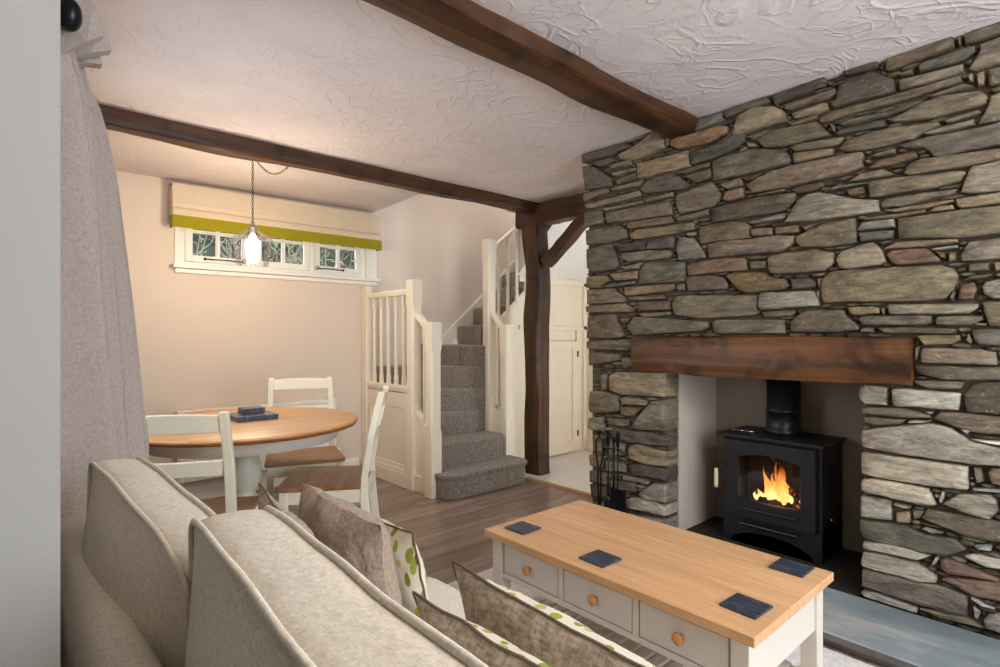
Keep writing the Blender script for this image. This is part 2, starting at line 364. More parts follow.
STONES = """
d 2260 2298 2236 2306 1932 2298 1880 2267 2040 2249 2248 2248
g 1932 2298 1750 2323 1731 2305 1799 2298 1880 2289
b 1985 2241 1849 2268 1731 2313 1674 2273 1665 2200 1880 2180 1975 2211
g 1665 2254 1637 2263 1637 2214 1660 2203
r 1637 2205 1628 2236 1356 2233 1309 2220 1313 2183 1404 2161 1583 2171
l 1492 2303 1340 2304 1337 2258 1492 2247
d 2254 2235 2142 2200 2040 2114 2023 2061 2236 2078
b 2165 2229 2040 2236 1996 2217 2051 2193 2130 2198
g 2051 2193 1901 2194 1880 2154 2040 2173
g 2029 2143 1859 2137 1854 2114 2023 2120
b 2002 2093 1859 2106 1854 2071 1996 2060
t 1857 2158 1530 2154 1522 2064 1854 2071
b 1601 2050 1404 2061 1404 2038 1548 2030
d 1548 2022 1396 2032 1392 1973 1488 1970
t 2023 2044 1996 2052 1799 2051 1829 2023 2018 2029
b 1829 2010 1780 2047 1656 2054 1601 2038 1517 1968 1548 1950 1780 1970 1819 1986
b 2248 2055 2051 2058 2040 2029 2236 2005
b 2230 1986 1829 2001 1819 1965 2040 1957 2212 1954
t 2085 1937 1809 1942 1799 1923 2079 1918
g 1794 1939 1619 1948 1615 1922 1789 1921
b 2085 1915 1637 1902 1619 1825 2068 1844
d 2236 1944 2102 1931 2090 1847 2230 1845
l 1610 1889 1601 1928 1396 1959 1340 1871 1396 1828 1583 1820
b 1932 1797 1911 1829 1637 1820 1610 1779 1901 1788
b 2230 1826 1975 1821 1921 1787 1911 1733 2051 1724 2224 1731
g 1890 1748 1859 1774 1505 1767 1483 1725 1809 1715 1885 1725
b 1601 1806 1413 1819 1421 1793 1557 1779 1597 1781
o 1471 1738 1302 1740 1230 1725 1200 1699 1200 1641 1302 1646 1462 1647
g 1544 1717 1483 1713 1483 1693 1530 1691
d 1985 1707 1789 1708 1789 1653 1964 1660
d 1784 1695 1610 1702 1610 1641 1784 1653
b 2218 1707 2029 1717 1996 1664 1980 1591 2002 1557 2165 1553 2206 1584
t 1958 1651 1770 1651 1637 1632 1615 1613 1637 1591 1901 1596 1948 1614
l 1601 1652 1579 1698 1496 1683 1437 1593 1433 1570 1583 1569
g 1948 1570 1814 1583 1839 1551 1932 1551
o 2212 1533 2062 1531 2023 1496 2096 1479 2107 1457 2218 1464
b 2045 1538 1844 1539 1849 1492 1996 1490
g 2090 1469 2040 1475 1865 1484 1865 1463 2062 1454
g 1844 1461 1834 1542 1809 1574 1760 1582 1548 1561 1544 1457 1731 1458
b 1943 1451 1619 1450 1606 1421 1637 1406 1932 1397
g 1601 1445 1548 1449 1548 1409 1601 1408
d 1544 1481 1380 1476 1333 1464 1309 1429 1317 1399 1530 1404
b 2218 1454 2012 1451 1911 1374 1932 1362 2212 1360
g 1985 1447 1948 1451 1943 1406
g 1921 1392 1674 1392 1670 1367 1901 1369
b 2218 1351 1932 1358 1859 1316 1880 1303 2212 1309
r 1839 1358 1624 1361 1624 1307 1834 1306
g 1839 1293 1628 1299 1619 1279 1799 1271
g 1619 1348 1583 1383 1161 1364 1164 1274 1189 1264 1462 1255 1601 1278
b 2212 1290 2002 1294 1943 1164 1964 1151 2218 1150
b 1932 1217 1880 1277 1829 1276 1421 1239 1409 1211 1446 1192 1789 1169 1890 1169
t 1396 1234 1372 1249 1041 1242 1040 1176 1380 1176
g 2212 1131 1880 1147 1875 1077 2040 1078 2212 1084
b 2212 1051 2142 1067 1964 1058 1964 1022 2119 990 2200 991
g 1958 1040 1870 1047 1865 991 1943 970
g 1980 1266 1901 1278 1921 1243 1958 1235
b 1334 2300 1113 2305 1102 2273 1238 2271 1322 2262
d 1099 2300 870 2313 858 2296 870 2273 1035 2259 1082 2259
b 1041 2243 829 2253 820 2227 846 2213 1028 2215 1041 2222
l 1287 2162 1268 2258 1187 2278 1095 2253 1048 2221 1028 2166 1261 2155
t 1015 2194 876 2206 858 2197 858 2167 1002 2165
b 1021 2150 907 2158 901 2143 1008 2133
t 1231 2144 1109 2150 1075 2137 1180 2119
g 1173 2113 1075 2141 907 2128 846 2051 1035 2049 1130 2063
t 1227 2120 1173 2099 1162 2078 1213 2087
g 858 2110 834 2091 834 2058
t 1028 2041 963 2048 794 2027 817 1997 995 2012
b 1392 2066 1354 2073 1180 2075 1035 2028 1005 1973 1021 1963 1130 1959 1354 1959 1390 1959
d 1526 2141 1394 2143 1338 2157 1276 2200 1231 2173 1227 2120 1276 2096 1354 2081 1394 2073 1515 2072
t 1261 2081 1220 2096 1216 2081 1246 2073
b 1005 2011 840 1993 840 1957 1002 1961
p 1220 1909 1158 1933 1015 1954 737 1948 723 1942 723 1878 777 1867 1008 1856 1194 1860
d 1238 1946 1137 1950 1173 1925 1224 1924
r 1354 1940 1253 1949 1238 1931 1238 1905 1314 1902 1346 1923
r 1338 1853 1318 1895 1235 1897 1231 1845 1307 1840
d 1404 1775 1394 1817 1338 1830 1173 1838 992 1825 995 1784 1041 1747 1354 1746 1402 1749
g 1180 1846 1041 1852 1041 1841 1165 1836
d 1015 1836 989 1852 876 1849 876 1829 919 1818 982 1816
l 1041 1694 982 1789 932 1813 894 1809 771 1760 667 1734 663 1681 771 1683 957 1685
g 882 1810 811 1823 707 1814 707 1808 794 1806
r 794 1800 721 1801 715 1769 777 1767
u 1220 1725 1041 1740 1038 1711 1202 1711
r 1198 1689 1095 1678 1095 1642 1194 1648
r 1089 1680 982 1675 976 1637 1085 1641
r 969 1666 891 1672 944 1642 957 1648
p 1425 1639 1354 1649 1202 1641 1102 1642 998 1628 995 1597 1061 1559 1238 1564 1422 1568
r 1543 1549 1354 1561 1224 1548 1209 1495 1224 1485 1354 1489 1536 1484
g 989 1592 989 1620 932 1646 870 1664 754 1672 746 1613 745 1562 852 1559 969 1569
g 1224 1552 1116 1547 1123 1534 1209 1539
g 1205 1531 1120 1526 1120 1487 1202 1491
t 1116 1544 1061 1552 907 1555 834 1531 834 1488 870 1455 995 1452 1102 1461 1113 1486
o 1318 1467 1276 1482 1130 1470 1102 1443 1035 1431 1018 1395 1035 1382 1216 1374 1253 1388
b 1015 1429 932 1430 907 1407 907 1384 1008 1380
g 932 1446 870 1448 876 1432 925 1432
b 904 1424 882 1426 885 1379 901 1384
l 1158 1350 1151 1374 919 1371 894 1333 894 1299 1144 1291 1162 1303
u 907 1367 891 1370 891 1323
b 1148 1281 995 1286 989 1272 1015 1256 1137 1255
d 1018 1186 1008 1235 950 1285 794 1279 788 1250 743 1217 740 1191 870 1179
d 848 2178 825 2204 813 2259 690 2280 663 2252 611 2215 611 2166 701 2164 773 2168 831 2163
d 807 2312 728 2319 669 2307 669 2282 784 2288
b 898 2142 860 2159 773 2155 611 2154 402 2155 397 2130 561 2120 663 2121 773 2123 860 2115 897 2123
b 642 2306 475 2320 424 2320 424 2312 420 2270 512 2264 627 2258 647 2265
d 395 2306 251 2323 251 2275 354 2264 393 2271
b 414 2305 400 2310 402 2269 410 2272
g 534 2242 429 2256 358 2252 358 2229 402 2212 532 2212
b 606 2232 551 2240 551 2213 596 2219
p 601 2206 541 2203 393 2197 397 2170 484 2160 596 2164
l 382 2173 345 2230 350 2254 251 2264 251 2161 333 2164 363 2158
t 380 2153 367 2154 365 2119 380 2124
t 360 2151 333 2153 333 2097 354 2099
g 324 2150 251 2150 251 2080 322 2088
b 512 2110 393 2123 358 2100 484 2098
g 324 2078 251 2075 251 2059 308 2061
g 811 2085 773 2097 586 2085 517 2094 561 2077 642 2071 773 2077 807 2077
d 831 2048 819 2064 647 2067 642 2031 773 2042 825 2043
b 817 1979 790 2011 690 2022 611 2019 470 2000 463 1987 522 1968 546 1953 717 1951 773 1958 813 1968
t 778 1833 734 1853 653 1857 606 1825 773 1827
t 632 2050 576 2070 536 2088 456 2098 345 2079 322 2055 326 2023 397 2025 484 2019 611 2038
b 354 1958 333 1997 316 2053 291 2056 251 2048 251 1951 291 1952
l 456 2002 350 2013 339 1999 358 1993 447 1988
t 527 1969 484 1978 363 1981 360 1955 503 1956
p 601 1943 512 1950 358 1943 291 1946 251 1943 251 1870 291 1864 484 1863 512 1909 581 1926
g 695 1923 611 1934 609 1911 679 1910
r 706 1875 669 1898 541 1904 536 1876 591 1868 695 1867
t 586 1824 566 1856 522 1869 291 1853 251 1854 251 1810 397 1806 561 1812
g 703 1805 690 1815 402 1798 384 1786 402 1755 489 1744 701 1745
l 406 1711 393 1759 371 1805 251 1810 251 1692 376 1702
o 720 1910 701 1909 695 1892 712 1892
b 661 1719 642 1731 522 1733 411 1729 420 1713 493 1704 581 1689 658 1697
t 653 1683 561 1689 424 1691 424 1680 522 1667 611 1670
b 728 1664 512 1666 508 1653 611 1646 717 1653
o 503 1652 479 1672 424 1671 420 1650
t 420 1690 354 1692 251 1692 251 1649 402 1650 415 1661
g 604 1644 420 1647 251 1643 251 1541 406 1539 601 1562
g 663 1554 627 1559 622 1549 658 1544
t 655 1525 606 1553 411 1537 409 1522 561 1520
u 498 1510 411 1514 411 1503 489 1500
r 642 1502 622 1518 512 1515 465 1471 465 1454 601 1452 622 1463
o 486 1500 447 1492 447 1463 461 1468
o 440 1492 415 1489 420 1455 438 1451
p 406 1471 380 1522 251 1530 251 1449 354 1446 402 1450
g 384 1440 320 1439 318 1406 382 1406
t 312 1439 251 1443 251 1406 308 1402
g 400 1376 376 1394 308 1394 333 1380
l 747 1616 728 1651 611 1646 609 1609 745 1612
g 742 1605 616 1600 616 1564 734 1566
l 831 1503 807 1533 739 1551 690 1561 663 1535 640 1471 663 1461 773 1452 813 1458
g 884 1335 882 1415 842 1451 611 1447 465 1442 424 1427 409 1397 420 1340 447 1307 551 1303 773 1313 872 1311
t 784 1291 690 1290 661 1283 663 1258 756 1254 773 1258
b 739 1238 728 1251 493 1248 489 1215 512 1207 728 1212
g 734 1200 690 1202 682 1180 739 1181
r 411 1308 404 1365 363 1368 354 1342 363 1303 402 1302
l 438 1307 424 1340 415 1340 424 1300
u 345 1353 333 1368 251 1384 251 1303 308 1300 337 1319
t 640 1292 632 1297 350 1288 345 1274 376 1250 632 1254
l 655 1286 645 1286 647 1252 655 1255
b 343 1294 251 1298 251 1201 320 1201 333 1240
g 482 1227 475 1244 337 1243 333 1227 371 1205 479 1209
t 367 1208 358 1216 324 1213 329 1204
b 679 1199 561 1204 420 1194 415 1180 429 1173 647 1177
l 373 1191 251 1195 251 1130 350 1132 367 1151
b 389 1151 380 1179 367 1146 376 1134
o 541 1168 406 1171 402 1151 429 1134 517 1129
t 546 1120 532 1126 532 1073 544 1066
p 524 1109 517 1118 345 1118 301 1108 297 1058 527 1061
g 546 1048 291 1053 251 1052 251 1009 363 999 465 996 546 1018
t 546 988 493 991 393 992 402 963 503 958 544 976
l 736 951 717 962 637 955 637 878 717 876 739 900
l 622 947 611 954 402 949 409 882 616 880
d 395 943 376 982 354 992 251 1004 251 877 389 879
t 734 862 596 875 493 856 493 844 586 834 728 837
t 728 824 571 830 591 806 669 794 717 797
u 512 866 484 872 489 859
l 566 827 493 835 498 826 571 814
p 489 842 465 874 402 874 251 871 251 807 363 803 420 818 447 832
l 728 767 586 804 493 824 429 814 380 772 291 757 251 753 251 693 354 686 561 686 728 697
u 406 814 371 813 384 794
u 376 776 251 785 251 772 291 763
l 734 579 734 668 717 674 561 674 380 676 380 585 512 573 690 574
g 367 675 345 676 333 623 358 612
p 326 663 316 682 251 693 251 618 316 621
u 371 593 291 607 291 593 363 586
l 731 557 690 568 503 566 475 507 522 496 706 505 731 512
u 470 517 461 563 451 559 461 516
l 461 513 411 562 320 581 299 558 295 526 320 484 376 490
l 734 397 734 486 624 491 624 408
l 619 474 616 487 556 479 561 469
t 611 415 609 446 561 463 561 412 606 401
p 527 442 508 482 447 482 251 488 251 418 291 412 384 409 465 428
g 738 383 571 401 532 381 420 388 384 358 451 315 561 307 723 311 736 339
b 556 470 512 475 532 440 551 430
u 527 400 512 410 451 402 484 391
l 728 277 723 295 611 317 493 303 536 272 723 266
u 363 381 312 401 312 373 354 367
g 308 391 251 402 251 375
l 731 207 723 254 685 258 536 260 475 232 477 202 522 190 723 193
u 496 261 479 304 468 299 479 272
m 468 296 447 308 354 288 291 275 299 267 384 256 442 248 465 264
m 465 218 456 232 251 275 251 197 363 190 420 210
u 397 331 350 351 251 348 251 315 333 306
p 731 105 728 176 712 184 465 192 384 182 384 103 447 91 611 96
l 734 78 690 93 536 81 536 63 717 65
u 380 178 341 175 299 163 341 158
u 367 155 345 134 354 103 363 111
u 337 110 324 137 251 164 251 83 333 84
g 532 83 376 101 333 84 465 72
t 2059 918 2015 949 1662 966 1662 914 1662 828 1963 817 2050 839
t 2104 930 2068 939 2068 838 2101 828
g 2207 730 2197 821 2104 831 1980 809 1972 717 2169 682 2201 693
t 1972 795 1921 811 1767 799 1783 770 1946 762
t 1972 745 1814 756 1879 699 1963 697
b 1887 635 1847 695 1752 800 1662 814 1662 643 1847 626
t 2207 655 2095 675 2086 581 2207 581
t 2068 671 1904 675 1912 632 2059 628
t 2178 547 2104 564 2095 449 2169 452
d 2024 611 1783 621 1662 624 1662 558 1921 540 2033 560
t 1912 520 1847 544 1662 525 1662 447 1783 431 1909 451
g 2068 548 1938 530 1938 460 2059 447
t 2068 410 1929 412 1929 363 2068 352
t 2197 425 2095 434 2095 361 2188 360
d 1912 408 1879 428 1662 433 1662 368 1896 355
d 2197 328 2077 336 2068 265 2197 254
d 2188 248 2077 256 2068 185 2178 168
t 1946 346 1767 352 1775 324 1946 318
g 2041 299 1855 322 1863 265 2033 243
l 1847 254 1752 335 1662 348 1662 243 1814 234
l 1921 210 1879 233 1662 236 1662 172 1912 163
g 2178 138 1946 162 1946 106 2178 64
l 1929 124 1662 155 1662 89 1929 40
g 2178 49 1946 85 1946 7 2178 -55
"""
# ------------------------------------------------------------------ the room shell
CZ = 2.31
def ceil_z(y): return CZ-max(0., y-2.2)*.0326
BY = 4.35          # back wall
def build_ceiling():
    mb = MB()
    def patch(x0, x1, y0, y1, st=.07):
        nx = max(1, int((x1-x0)/st)); ny = max(1, int((y1-y0)/st)); vs = []; fs = []
        for i in range(nx+1):
            for j in range(ny+1):
                x = x0+(x1-x0)*i/nx; y = y0+(y1-y0)*j/ny
                edge = i in (0, nx) or j in (0, ny)
                vs.append((x, y, ceil_z(y)+(0 if edge else .004*noise.noise(Vector((x*3, y*3, 0))))))
        for i in range(nx):
            for j in range(ny):
                a = i*(ny+1)+j; fs.append((a, a+1, a+ny+2, a+ny+1))
        mb.add(vs, fs, 0, True)
    patch(-.35, 4.6, -1.3, 3.31); patch(-.35, 2.40, 3.31, BY+.25); patch(3.30, 4.6, 3.31, 3.62)
    # thickness seen at the stairwell edge, and the slab above
    mb.box(-.35, 4.6, -1.3, 3.31, 2.34, 2.46); mb.box(-.35, 2.40, 3.31, BY+.25, 2.30, 2.46); mb.box(3.30, 4.6, 3.31, 3.62, 2.32, 2.46)
    mb.add([(2.40, 3.31, ceil_z(3.31)), (2.40, BY+.25, ceil_z(BY+.25)), (2.40, BY+.25, 2.46), (2.40, 3.31, 2.46)], [(0, 1, 2, 3)])
    mb.add([(2.40, 3.31, ceil_z(3.31)), (3.30, 3.31, ceil_z(3.31)), (3.30, 3.31, 2.46), (2.40, 3.31, 2.46)], [(0, 1, 2, 3)])
    return struct(mb.build('ceiling', M_['ceil'], recalc=False))
build_ceiling()

fl = MB(); fl.box(-.4, 3.18, -1.3, BY+.2, -.06, 0)
struct(fl.build('floor', M_['floor']))
f2 = MB(); f2.box(3.18, 4.6, 1.3, 3.75, -.06, 0.002)
struct(f2.build('floor_hall', M_['tile']))
th = MB(); th.prism([(3.145, 0), (3.205, 0), (3.200, .010), (3.19, .014), (3.16, .014), (3.150, .010)], 2.25, 3.22, axis=1)
tag(struct(th.build('trim_1', M_['thresh'])), 'oak threshold strip between the wooden floor and the pale hall floor')

def wall_with_hole(name, plane, pos, thick, u0, u1, z0, z1, holes, mat):
    """plane 'x' or 'y'; wall slab from pos to pos+thick, with rectangular holes (u0,u1,z0,z1)"""
    mb = MB()
    us = sorted({u0, u1}|{h[0] for h in holes}|{h[1] for h in holes}); zs = sorted({z0, z1}|{h[2] for h in holes}|{h[3] for h in holes})
    for a, b in zip(us, us[1:]):
        for c, d in zip(zs, zs[1:]):
            m, n = (a+b)/2, (c+d)/2
            if any(h[0] < m < h[1] and h[2] < n < h[3] for h in holes): continue
            if plane == 'y': mb.box(a, b, min(pos, pos+thick), max(pos, pos+thick), c, d)
            else: mb.box(min(pos, pos+thick), max(pos, pos+thick), a, b, c, d)
    return struct(mb.build(name, mat, weld=True))
wall_with_hole('wall_back', 'y', BY, .2, -.4, 5.2, -.02, 4.4, [(.90, 2.33, 1.66, 2.16)], M_['wall'])
wall_with_hole('wall_left', 'x', .04, -.3, -1.3, BY, -.02, 2.46, [(-.75, .68, 0, 2.2), (2.15, 2.85, 1.0, 1.85)], M_['jamb'])
wall_with_hole('wall_front', 'y', -1.1, -.2, -.3, 4.6, -.02, 2.46, [(.55, 2.45, .75, 2.1)], M_['wall'])
lb = MB(); lb.box(-1.75, -1.65, -1.4, 1.1, -.02, 2.46); lb.box(-1.65, -.26, -1.45, -1.35, -.02, 2.46); lb.box(-1.65, -.26, 1.05, 1.15, -.02, 2.46)  # unseen lobby, added to keep open daylight off the jamb and sofa
struct(lb.build('wall_added_lobby', M_['jamb'])); lb = MB(); lb.box(-1.75, -.35, -1.4, 1.15, 2.31, 2.4); struct(lb.build('ceiling_added_lobby', M_['soffit'])); lb = MB(); lb.box(-1.75, -.4, -1.4, 1.15, -.06, 0); struct(lb.build('floor_added_lobby', M_['tile']))
# stairwell shell above the ceiling, with a roof light high up
wall_with_hole('wall_stairwell_left', 'x', 2.40, -.12, 3.19, BY, 2.46, 4.4, [], M_['wall'])
wall_with_hole('wall_stairwell_front', 'y', 3.31, -.12, 2.28, 5.2, 2.46, 4.4, [], M_['wall'])
wall_with_hole('wall_stairwell_right', 'x', 5.0, .15, 3.31, BY, -.02, 4.4, [], M_['wall'])
st = MB()
for a, b, c, d in ((2.28, 5.2, 3.19, 3.55), (2.28, 5.2, 4.2, 4.55), (2.28, 2.55, 3.55, 4.2), (4.2, 5.2, 3.55, 4.2)): st.box(a, b, c, d, 4.4, 4.5)
struct(st.build('ceiling_stairwell', M_['soffit']))
# hall beyond the post
wall_with_hole('wall_hall_right', 'x', 4.45, .15, .4, 3.66, -.02, 2.46, [], M_['cream'])
wall_with_hole('wall_hall_front', 'y', 1.5, -.15, 3.42, 4.6, -.02, 2.46, [(3.48, 4.4, .02, 2.15)], M_['wall'])
cb = MB(); cb.box(3.36, 3.42, 1.35, 2.19, 0, 2.33); cb.box(2.83, 3.36, 2.14, 2.19, 0, 2.33)
struct(cb.build('wall_chimney_side', M_['cream']))
# underside of the upper stair flight over the hall cupboard
so = MB(); so.prism([(3.655, 1.72), (3.655, 2.29), (3.03, 2.29)], 3.485, 4.445, axis=0)
struct(so.build('ceiling_under_stairs', M_['soffit']))

# panelled cupboard wall under the stairs (plane Y = 3.66)
wp = MB(); wp.prism([(3.145, 0), (3.145, 1.17), (3.72, 1.66), (4.45, 2.29), (4.45, 0)], 3.66, 3.70, axis=1)
up = struct(wp.build('wall_understairs_panelling', M_['cream']))
wq = MB(); wq.box(3.5, 4.45, 3.64, 3.66, 1.22, 1.26); wq.box(4.29, 4.345, 3.64, 3.66, 0, 1.22); wq.box(4.40, 4.45, 3.64, 3.66, .0, 1.70); wq.box(3.5, 4.45, 3.64, 3.66, 1.66, 1.72)
struct(wq.build('trim_2', M_['cream'], bevel=.004))
dr = thing('door_1', 'low cream panelled cupboard door under the stairs, behind the timber post', 'door', (3.72, 3.64, 0)); struct(dr)
d1 = MB(); d1.box(0, .56, -.004, .012, .01, 1.11); d1.build('door_panel', M_['cream'], dr)
d2 = MB()
for a, b, c, d in ((0, .07, .01, 1.11), (.49, .56, .01, 1.11), (.07, .49, 1.03, 1.11), (.07, .49, .01, .12)): d2.box(a, b, -.016, -.004, c, d)
d2.build('door_frame', M_['cream'], dr, bevel=.003)
for hz in (.16, .95):
    d3 = MB(); d3.box(.560, .575, -.022, -.014, hz, hz+.06); d3.build('hinge', M_['iron'], dr)
bb = MB(); bb.box(4.42, 4.45, 2.3, 3.64, 0, .11); struct(bb.build('baseboard_hall', M_['cream'], bevel=.004))
bb = MB(); bb.box(.04, 2.26, BY-.018, BY, 0, .11); bb.box(.04, 2.26, BY-.010, BY, .11, .125); struct(bb.build('baseboard_back', M_['white'], bevel=.004))

# ------------------------------------------------------------------ stone chimney wall
def polyarea(p): return sum(p[i][0]*p[(i+1) % len(p)][1]-p[(i+1) % len(p)][0]*p[i][1] for i in range(len(p)))/2
def pdist(px, py, poly):
    best = 9; ins = False; n = len(poly)
    for i in range(n):
        x0, y0 = poly[i]; x1, y1 = poly[(i+1) % n]
        dx, dy = x1-x0, y1-y0; L = dx*dx+dy*dy or 1e-9
        t = max(0, min(1, ((px-x0)*dx+(py-y0)*dy)/L)); d = math.hypot(px-x0-t*dx, py-y0-t*dy)
        best = min(best, d)
        if (y0 > py) != (y1 > py) and px < x0+(py-y0)*dx/(dy or 1e-9): ins = not ins
    return -best if ins else best
PAL = {'t': (148, 134, 112), 'b': (118, 106, 92), 'g': (118, 113, 97), 'l': (172, 166, 154), 'd': (80, 76, 72), 'r': (134, 104, 88),
       'o': (142, 120, 84), 'p': (120, 109, 103), 'u': (186, 186, 184), 'm': (118, 94, 94)}
XW = 2.71
OP = (.735, 1.662, .98)     # fireplace opening: y0, y1, top
LN = (.551, 1.863, .962, 1.158)   # lintel
def build_stone_wall():
    polys = []
    for ln in STONES.strip().splitlines():
        a = ln.split(); q = list(map(int, a[1:])); p = [(q[i]/1000, q[i+1]/1000) for i in range(0, len(q), 2)]
        if polyarea(p) < 0: p.reverse()
        p = [(y, min(z, CZ+.004)) for y, z in p]
        polys.append((a[0], p, 0))
    # the wall nearer the camera than the photograph shows: plain courses of the same stone
    z = .06
    while z < CZ-.03:
        h = min(R.uniform(.045, .13), CZ-z); y = -1.1
        while y < .24:
            w = R.uniform(.12, .42); y1 = min(y+w, .27)
            if y1-y > .05:
                polys.append((R.choice('tbggldl'), [(y+.005, z+.004), (y1-.005, z+.004+R.uniform(-.006, .006)), (y1-.004, z+h-.004), (y+.006, z+h-.004)], 0))
            y = y1
        z += h
    # small packing stones wherever the mortar would show too wide
    boxes = [(min(q[0] for q in p), max(q[0] for q in p), min(q[1] for q in p), max(q[1] for q in p), p) for _, p, _ in polys]
    def clear(y, z):
        if OP[0]-.012 < y < OP[1]+.012 and z < OP[2]: return -1
        if LN[0]-.012 < y < LN[1]+.012 and LN[2]-.01 < z < LN[3]+.01: return -1
        d = min((2.226 if z > 1.2 else 2.19)-y, z-.05, CZ-z, .05)
        for a, b, c, e, p in boxes:
            if a-.05 < y < b+.05 and c-.05 < z < e+.05:
                d = min(d, pdist(y, z, p))
                if d < .006: return d
        return d
    z = .06; fill = []
    while z < CZ:
        y = .26
        while y < 2.228:
            c = clear(y, z)
            if c > .0085:
                l = y; r = y
                while r-y < .05 and clear(r+.008, z) > .0055: r += .008
                while y-l < .02 and clear(l-.008, z) > .0055: l -= .008
                hh = c*.85; cy = (l+r)/2; w = (r-l)/2+c*.8
                p = [(cy+w*math.cos(t), z+hh*math.sin(t)*(1 if abs(math.cos(t)) < .8 else 1.1)) for t in (0.25, .9, 1.57, 2.3, 2.9, 3.4, 4.1, 4.7, 5.4, 6.0)]
                polys.append((R.choice('tbglbgd'), p, 1)); boxes.append((cy-w, cy+w, z-hh, z+hh, p))
            y += .011
        z += .010
    vs = []; fs = []; cols = []; mis = []
    def stone(code, poly, small):
        # resample, soften the corners, jitter
        pts = []
        n = len(poly)
        for i in range(n):
            a = Vector(poly[i]); b = Vector(poly[(i+1) % n]); k = max(1, int((b-a).length/.022))
            for j in range(k): pts.append(a.lerp(b, j/k))
        m = len(pts)
        w_ = 2 if small else 14
        for _ in range(1): pts = [(pts[i-1]+pts[i]*w_+pts[(i+1) % m])/(w_+2) for i in range(m)]
        cen = sum(pts, Vector((0, 0)))/m
        quoin = any(abs(q[0]-OP[1]) < .004 for q in poly) and cen[1] < OP[2] or (abs(min(q[0] for q in poly)-OP[0]) < .02 and cen[1] < OP[2])
        depth = .155 if quoin else .06
        pro = (R.uniform(.000, .014) if not small else -R.uniform(.002, .016))
        tilt = Vector((R.uniform(-.05, .05), R.uniform(-.07, .07)))
        base = PAL[code]; base = tuple(c+(mn-c)*(.42 if code not in 'lu' or cen[1] > 1.0 else .1) for c, mn in zip(base, (108, 100, 82))); jt = (.86 if code in 'lu' and cen[1] > 1.0 else 1)*R.uniform(.84, 1.12)*(.82 if small else 1); tc = R.uniform(-3, 6)  # low pale stones lighter: their own tone plus window light put into the colour
        col = lin(tuple(max(0, min(1, (c*jt+tc*k)/255)) for c, k in zip(base, (1, 0, -1))))+(1,)
        seed = R.uniform(0, 99)
        def ring(inset, x, jit):
            out = []
            for i, q in enumerate(pts):
                d = cen-q; L = d.length or 1
                t1 = (pts[(i+1) % m]-pts[i-1]); nn = Vector((-t1.y, t1.x))
                if nn.length > 0: nn.normalize()
                if nn.dot(d) < 0: nn = -nn
                ins = min(inset, L*.45)
                p = q+(nn*.65+d/L*.35)*(ins+jit*noise.noise(Vector((q.x*45, q.y*45, seed))))
                rel = p-cen
                xx = x-(tilt.x*rel.x+tilt.y*rel.y if x < XW+.01 else 0)+(.0035*noise.noise(Vector((q.x*18, q.y*18, seed+5))) if x < XW+.01 else 0)
                out.append((xx, p.x, p.y))
            return out
        b0 = len(vs)
        e = .0002
        rings = [ring(e+.001, XW+depth, 0), ring(e, XW+.010-pro*.3, .003), ring(e+.0022, XW-pro+.0015, .003), ring(e+.006, XW-pro-.0025, .003)]
        for r_ in rings: vs.extend(r_)
        # inner rings of the face, rough
        for s_ in (.62, .3):
            for i, q in enumerate(pts):
                p = cen+(q-cen)*s_; rel = p-cen
                vs.append((XW-pro-.003-(tilt.x*rel.x+tilt.y*rel.y)+.004*noise.noise(Vector((p.x*16, p.y*30, seed))), p.x, p.y))
        vs.append((XW-pro-.003, cen.x, cen.y))
        nr = 6
        for r_ in range(nr-1):
            for i in range(m):
                fs.append((b0+r_*m+i, b0+r_*m+(i+1) % m, b0+(r_+1)*m+(i+1) % m, b0+(r_+1)*m+i)); cols.append(col); mis.append(0)
        for i in range(m): fs.append((b0+(nr-1)*m+i, b0+(nr-1)*m+(i+1) % m, b0+nr*m)); cols.append(col); mis.append(0)
    for c, p, s in polys: stone(c, p, s)
    # mortar bed set back behind the stones
    mb = MB()
    def bed(y0, y1, z0, z1): mb.box(XW+.030, XW+.125, y0, y1, z0, z1)
    bed(-1.1, OP[0]-.012, 0, OP[2]); bed(OP[1]+.003, 2.195, 0, OP[2]); bed(-1.1, 2.225, OP[2], 2.34)
    k = len(vs); vs.extend(mb.v)
    for f in mb.f: fs.append(tuple(k+i for i in f)); cols.append((.1, .08, .06, 1)); mis.append(1)
    me = bpy.data.meshes.new('wall_right'); me.from_pydata(vs, [], fs); me.materials.append(M_['stone']); me.materials.append(M_['mortar'])
    ca = me.color_attributes.new('stone', 'FLOAT_COLOR', 'CORNER')
    li = 0
    for p, c, mi in zip(me.polygons, cols, mis):
        p.material_index = mi; p.use_smooth = True
        for _ in range(p.loop_total): ca.data[li].color = c; li += 1
    bm = bmesh.new(); bm.from_mesh(me); bmesh.ops.recalc_face_normals(bm, faces=bm.faces)
    for e in bm.edges:
        if len(e.link_faces) == 2 and e.calc_face_angle(0) > .9: e.smooth = False
    bm.to_mesh(me); bm.free()
    o = bpy.data.objects.new('wall_right', me); C.objects.link(o); struct(o)
    tag(o, 'dry laid slate stone chimney wall around the fireplace')
build_stone_wall()

# plastered recess behind the opening
rc = MB()
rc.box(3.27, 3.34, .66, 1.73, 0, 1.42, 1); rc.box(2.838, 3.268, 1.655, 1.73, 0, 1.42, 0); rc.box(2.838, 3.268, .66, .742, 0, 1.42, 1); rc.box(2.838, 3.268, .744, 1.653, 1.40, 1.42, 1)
struct(rc.build('wall_fireplace_recess', [M_['recess'], M_['recess_back']]))

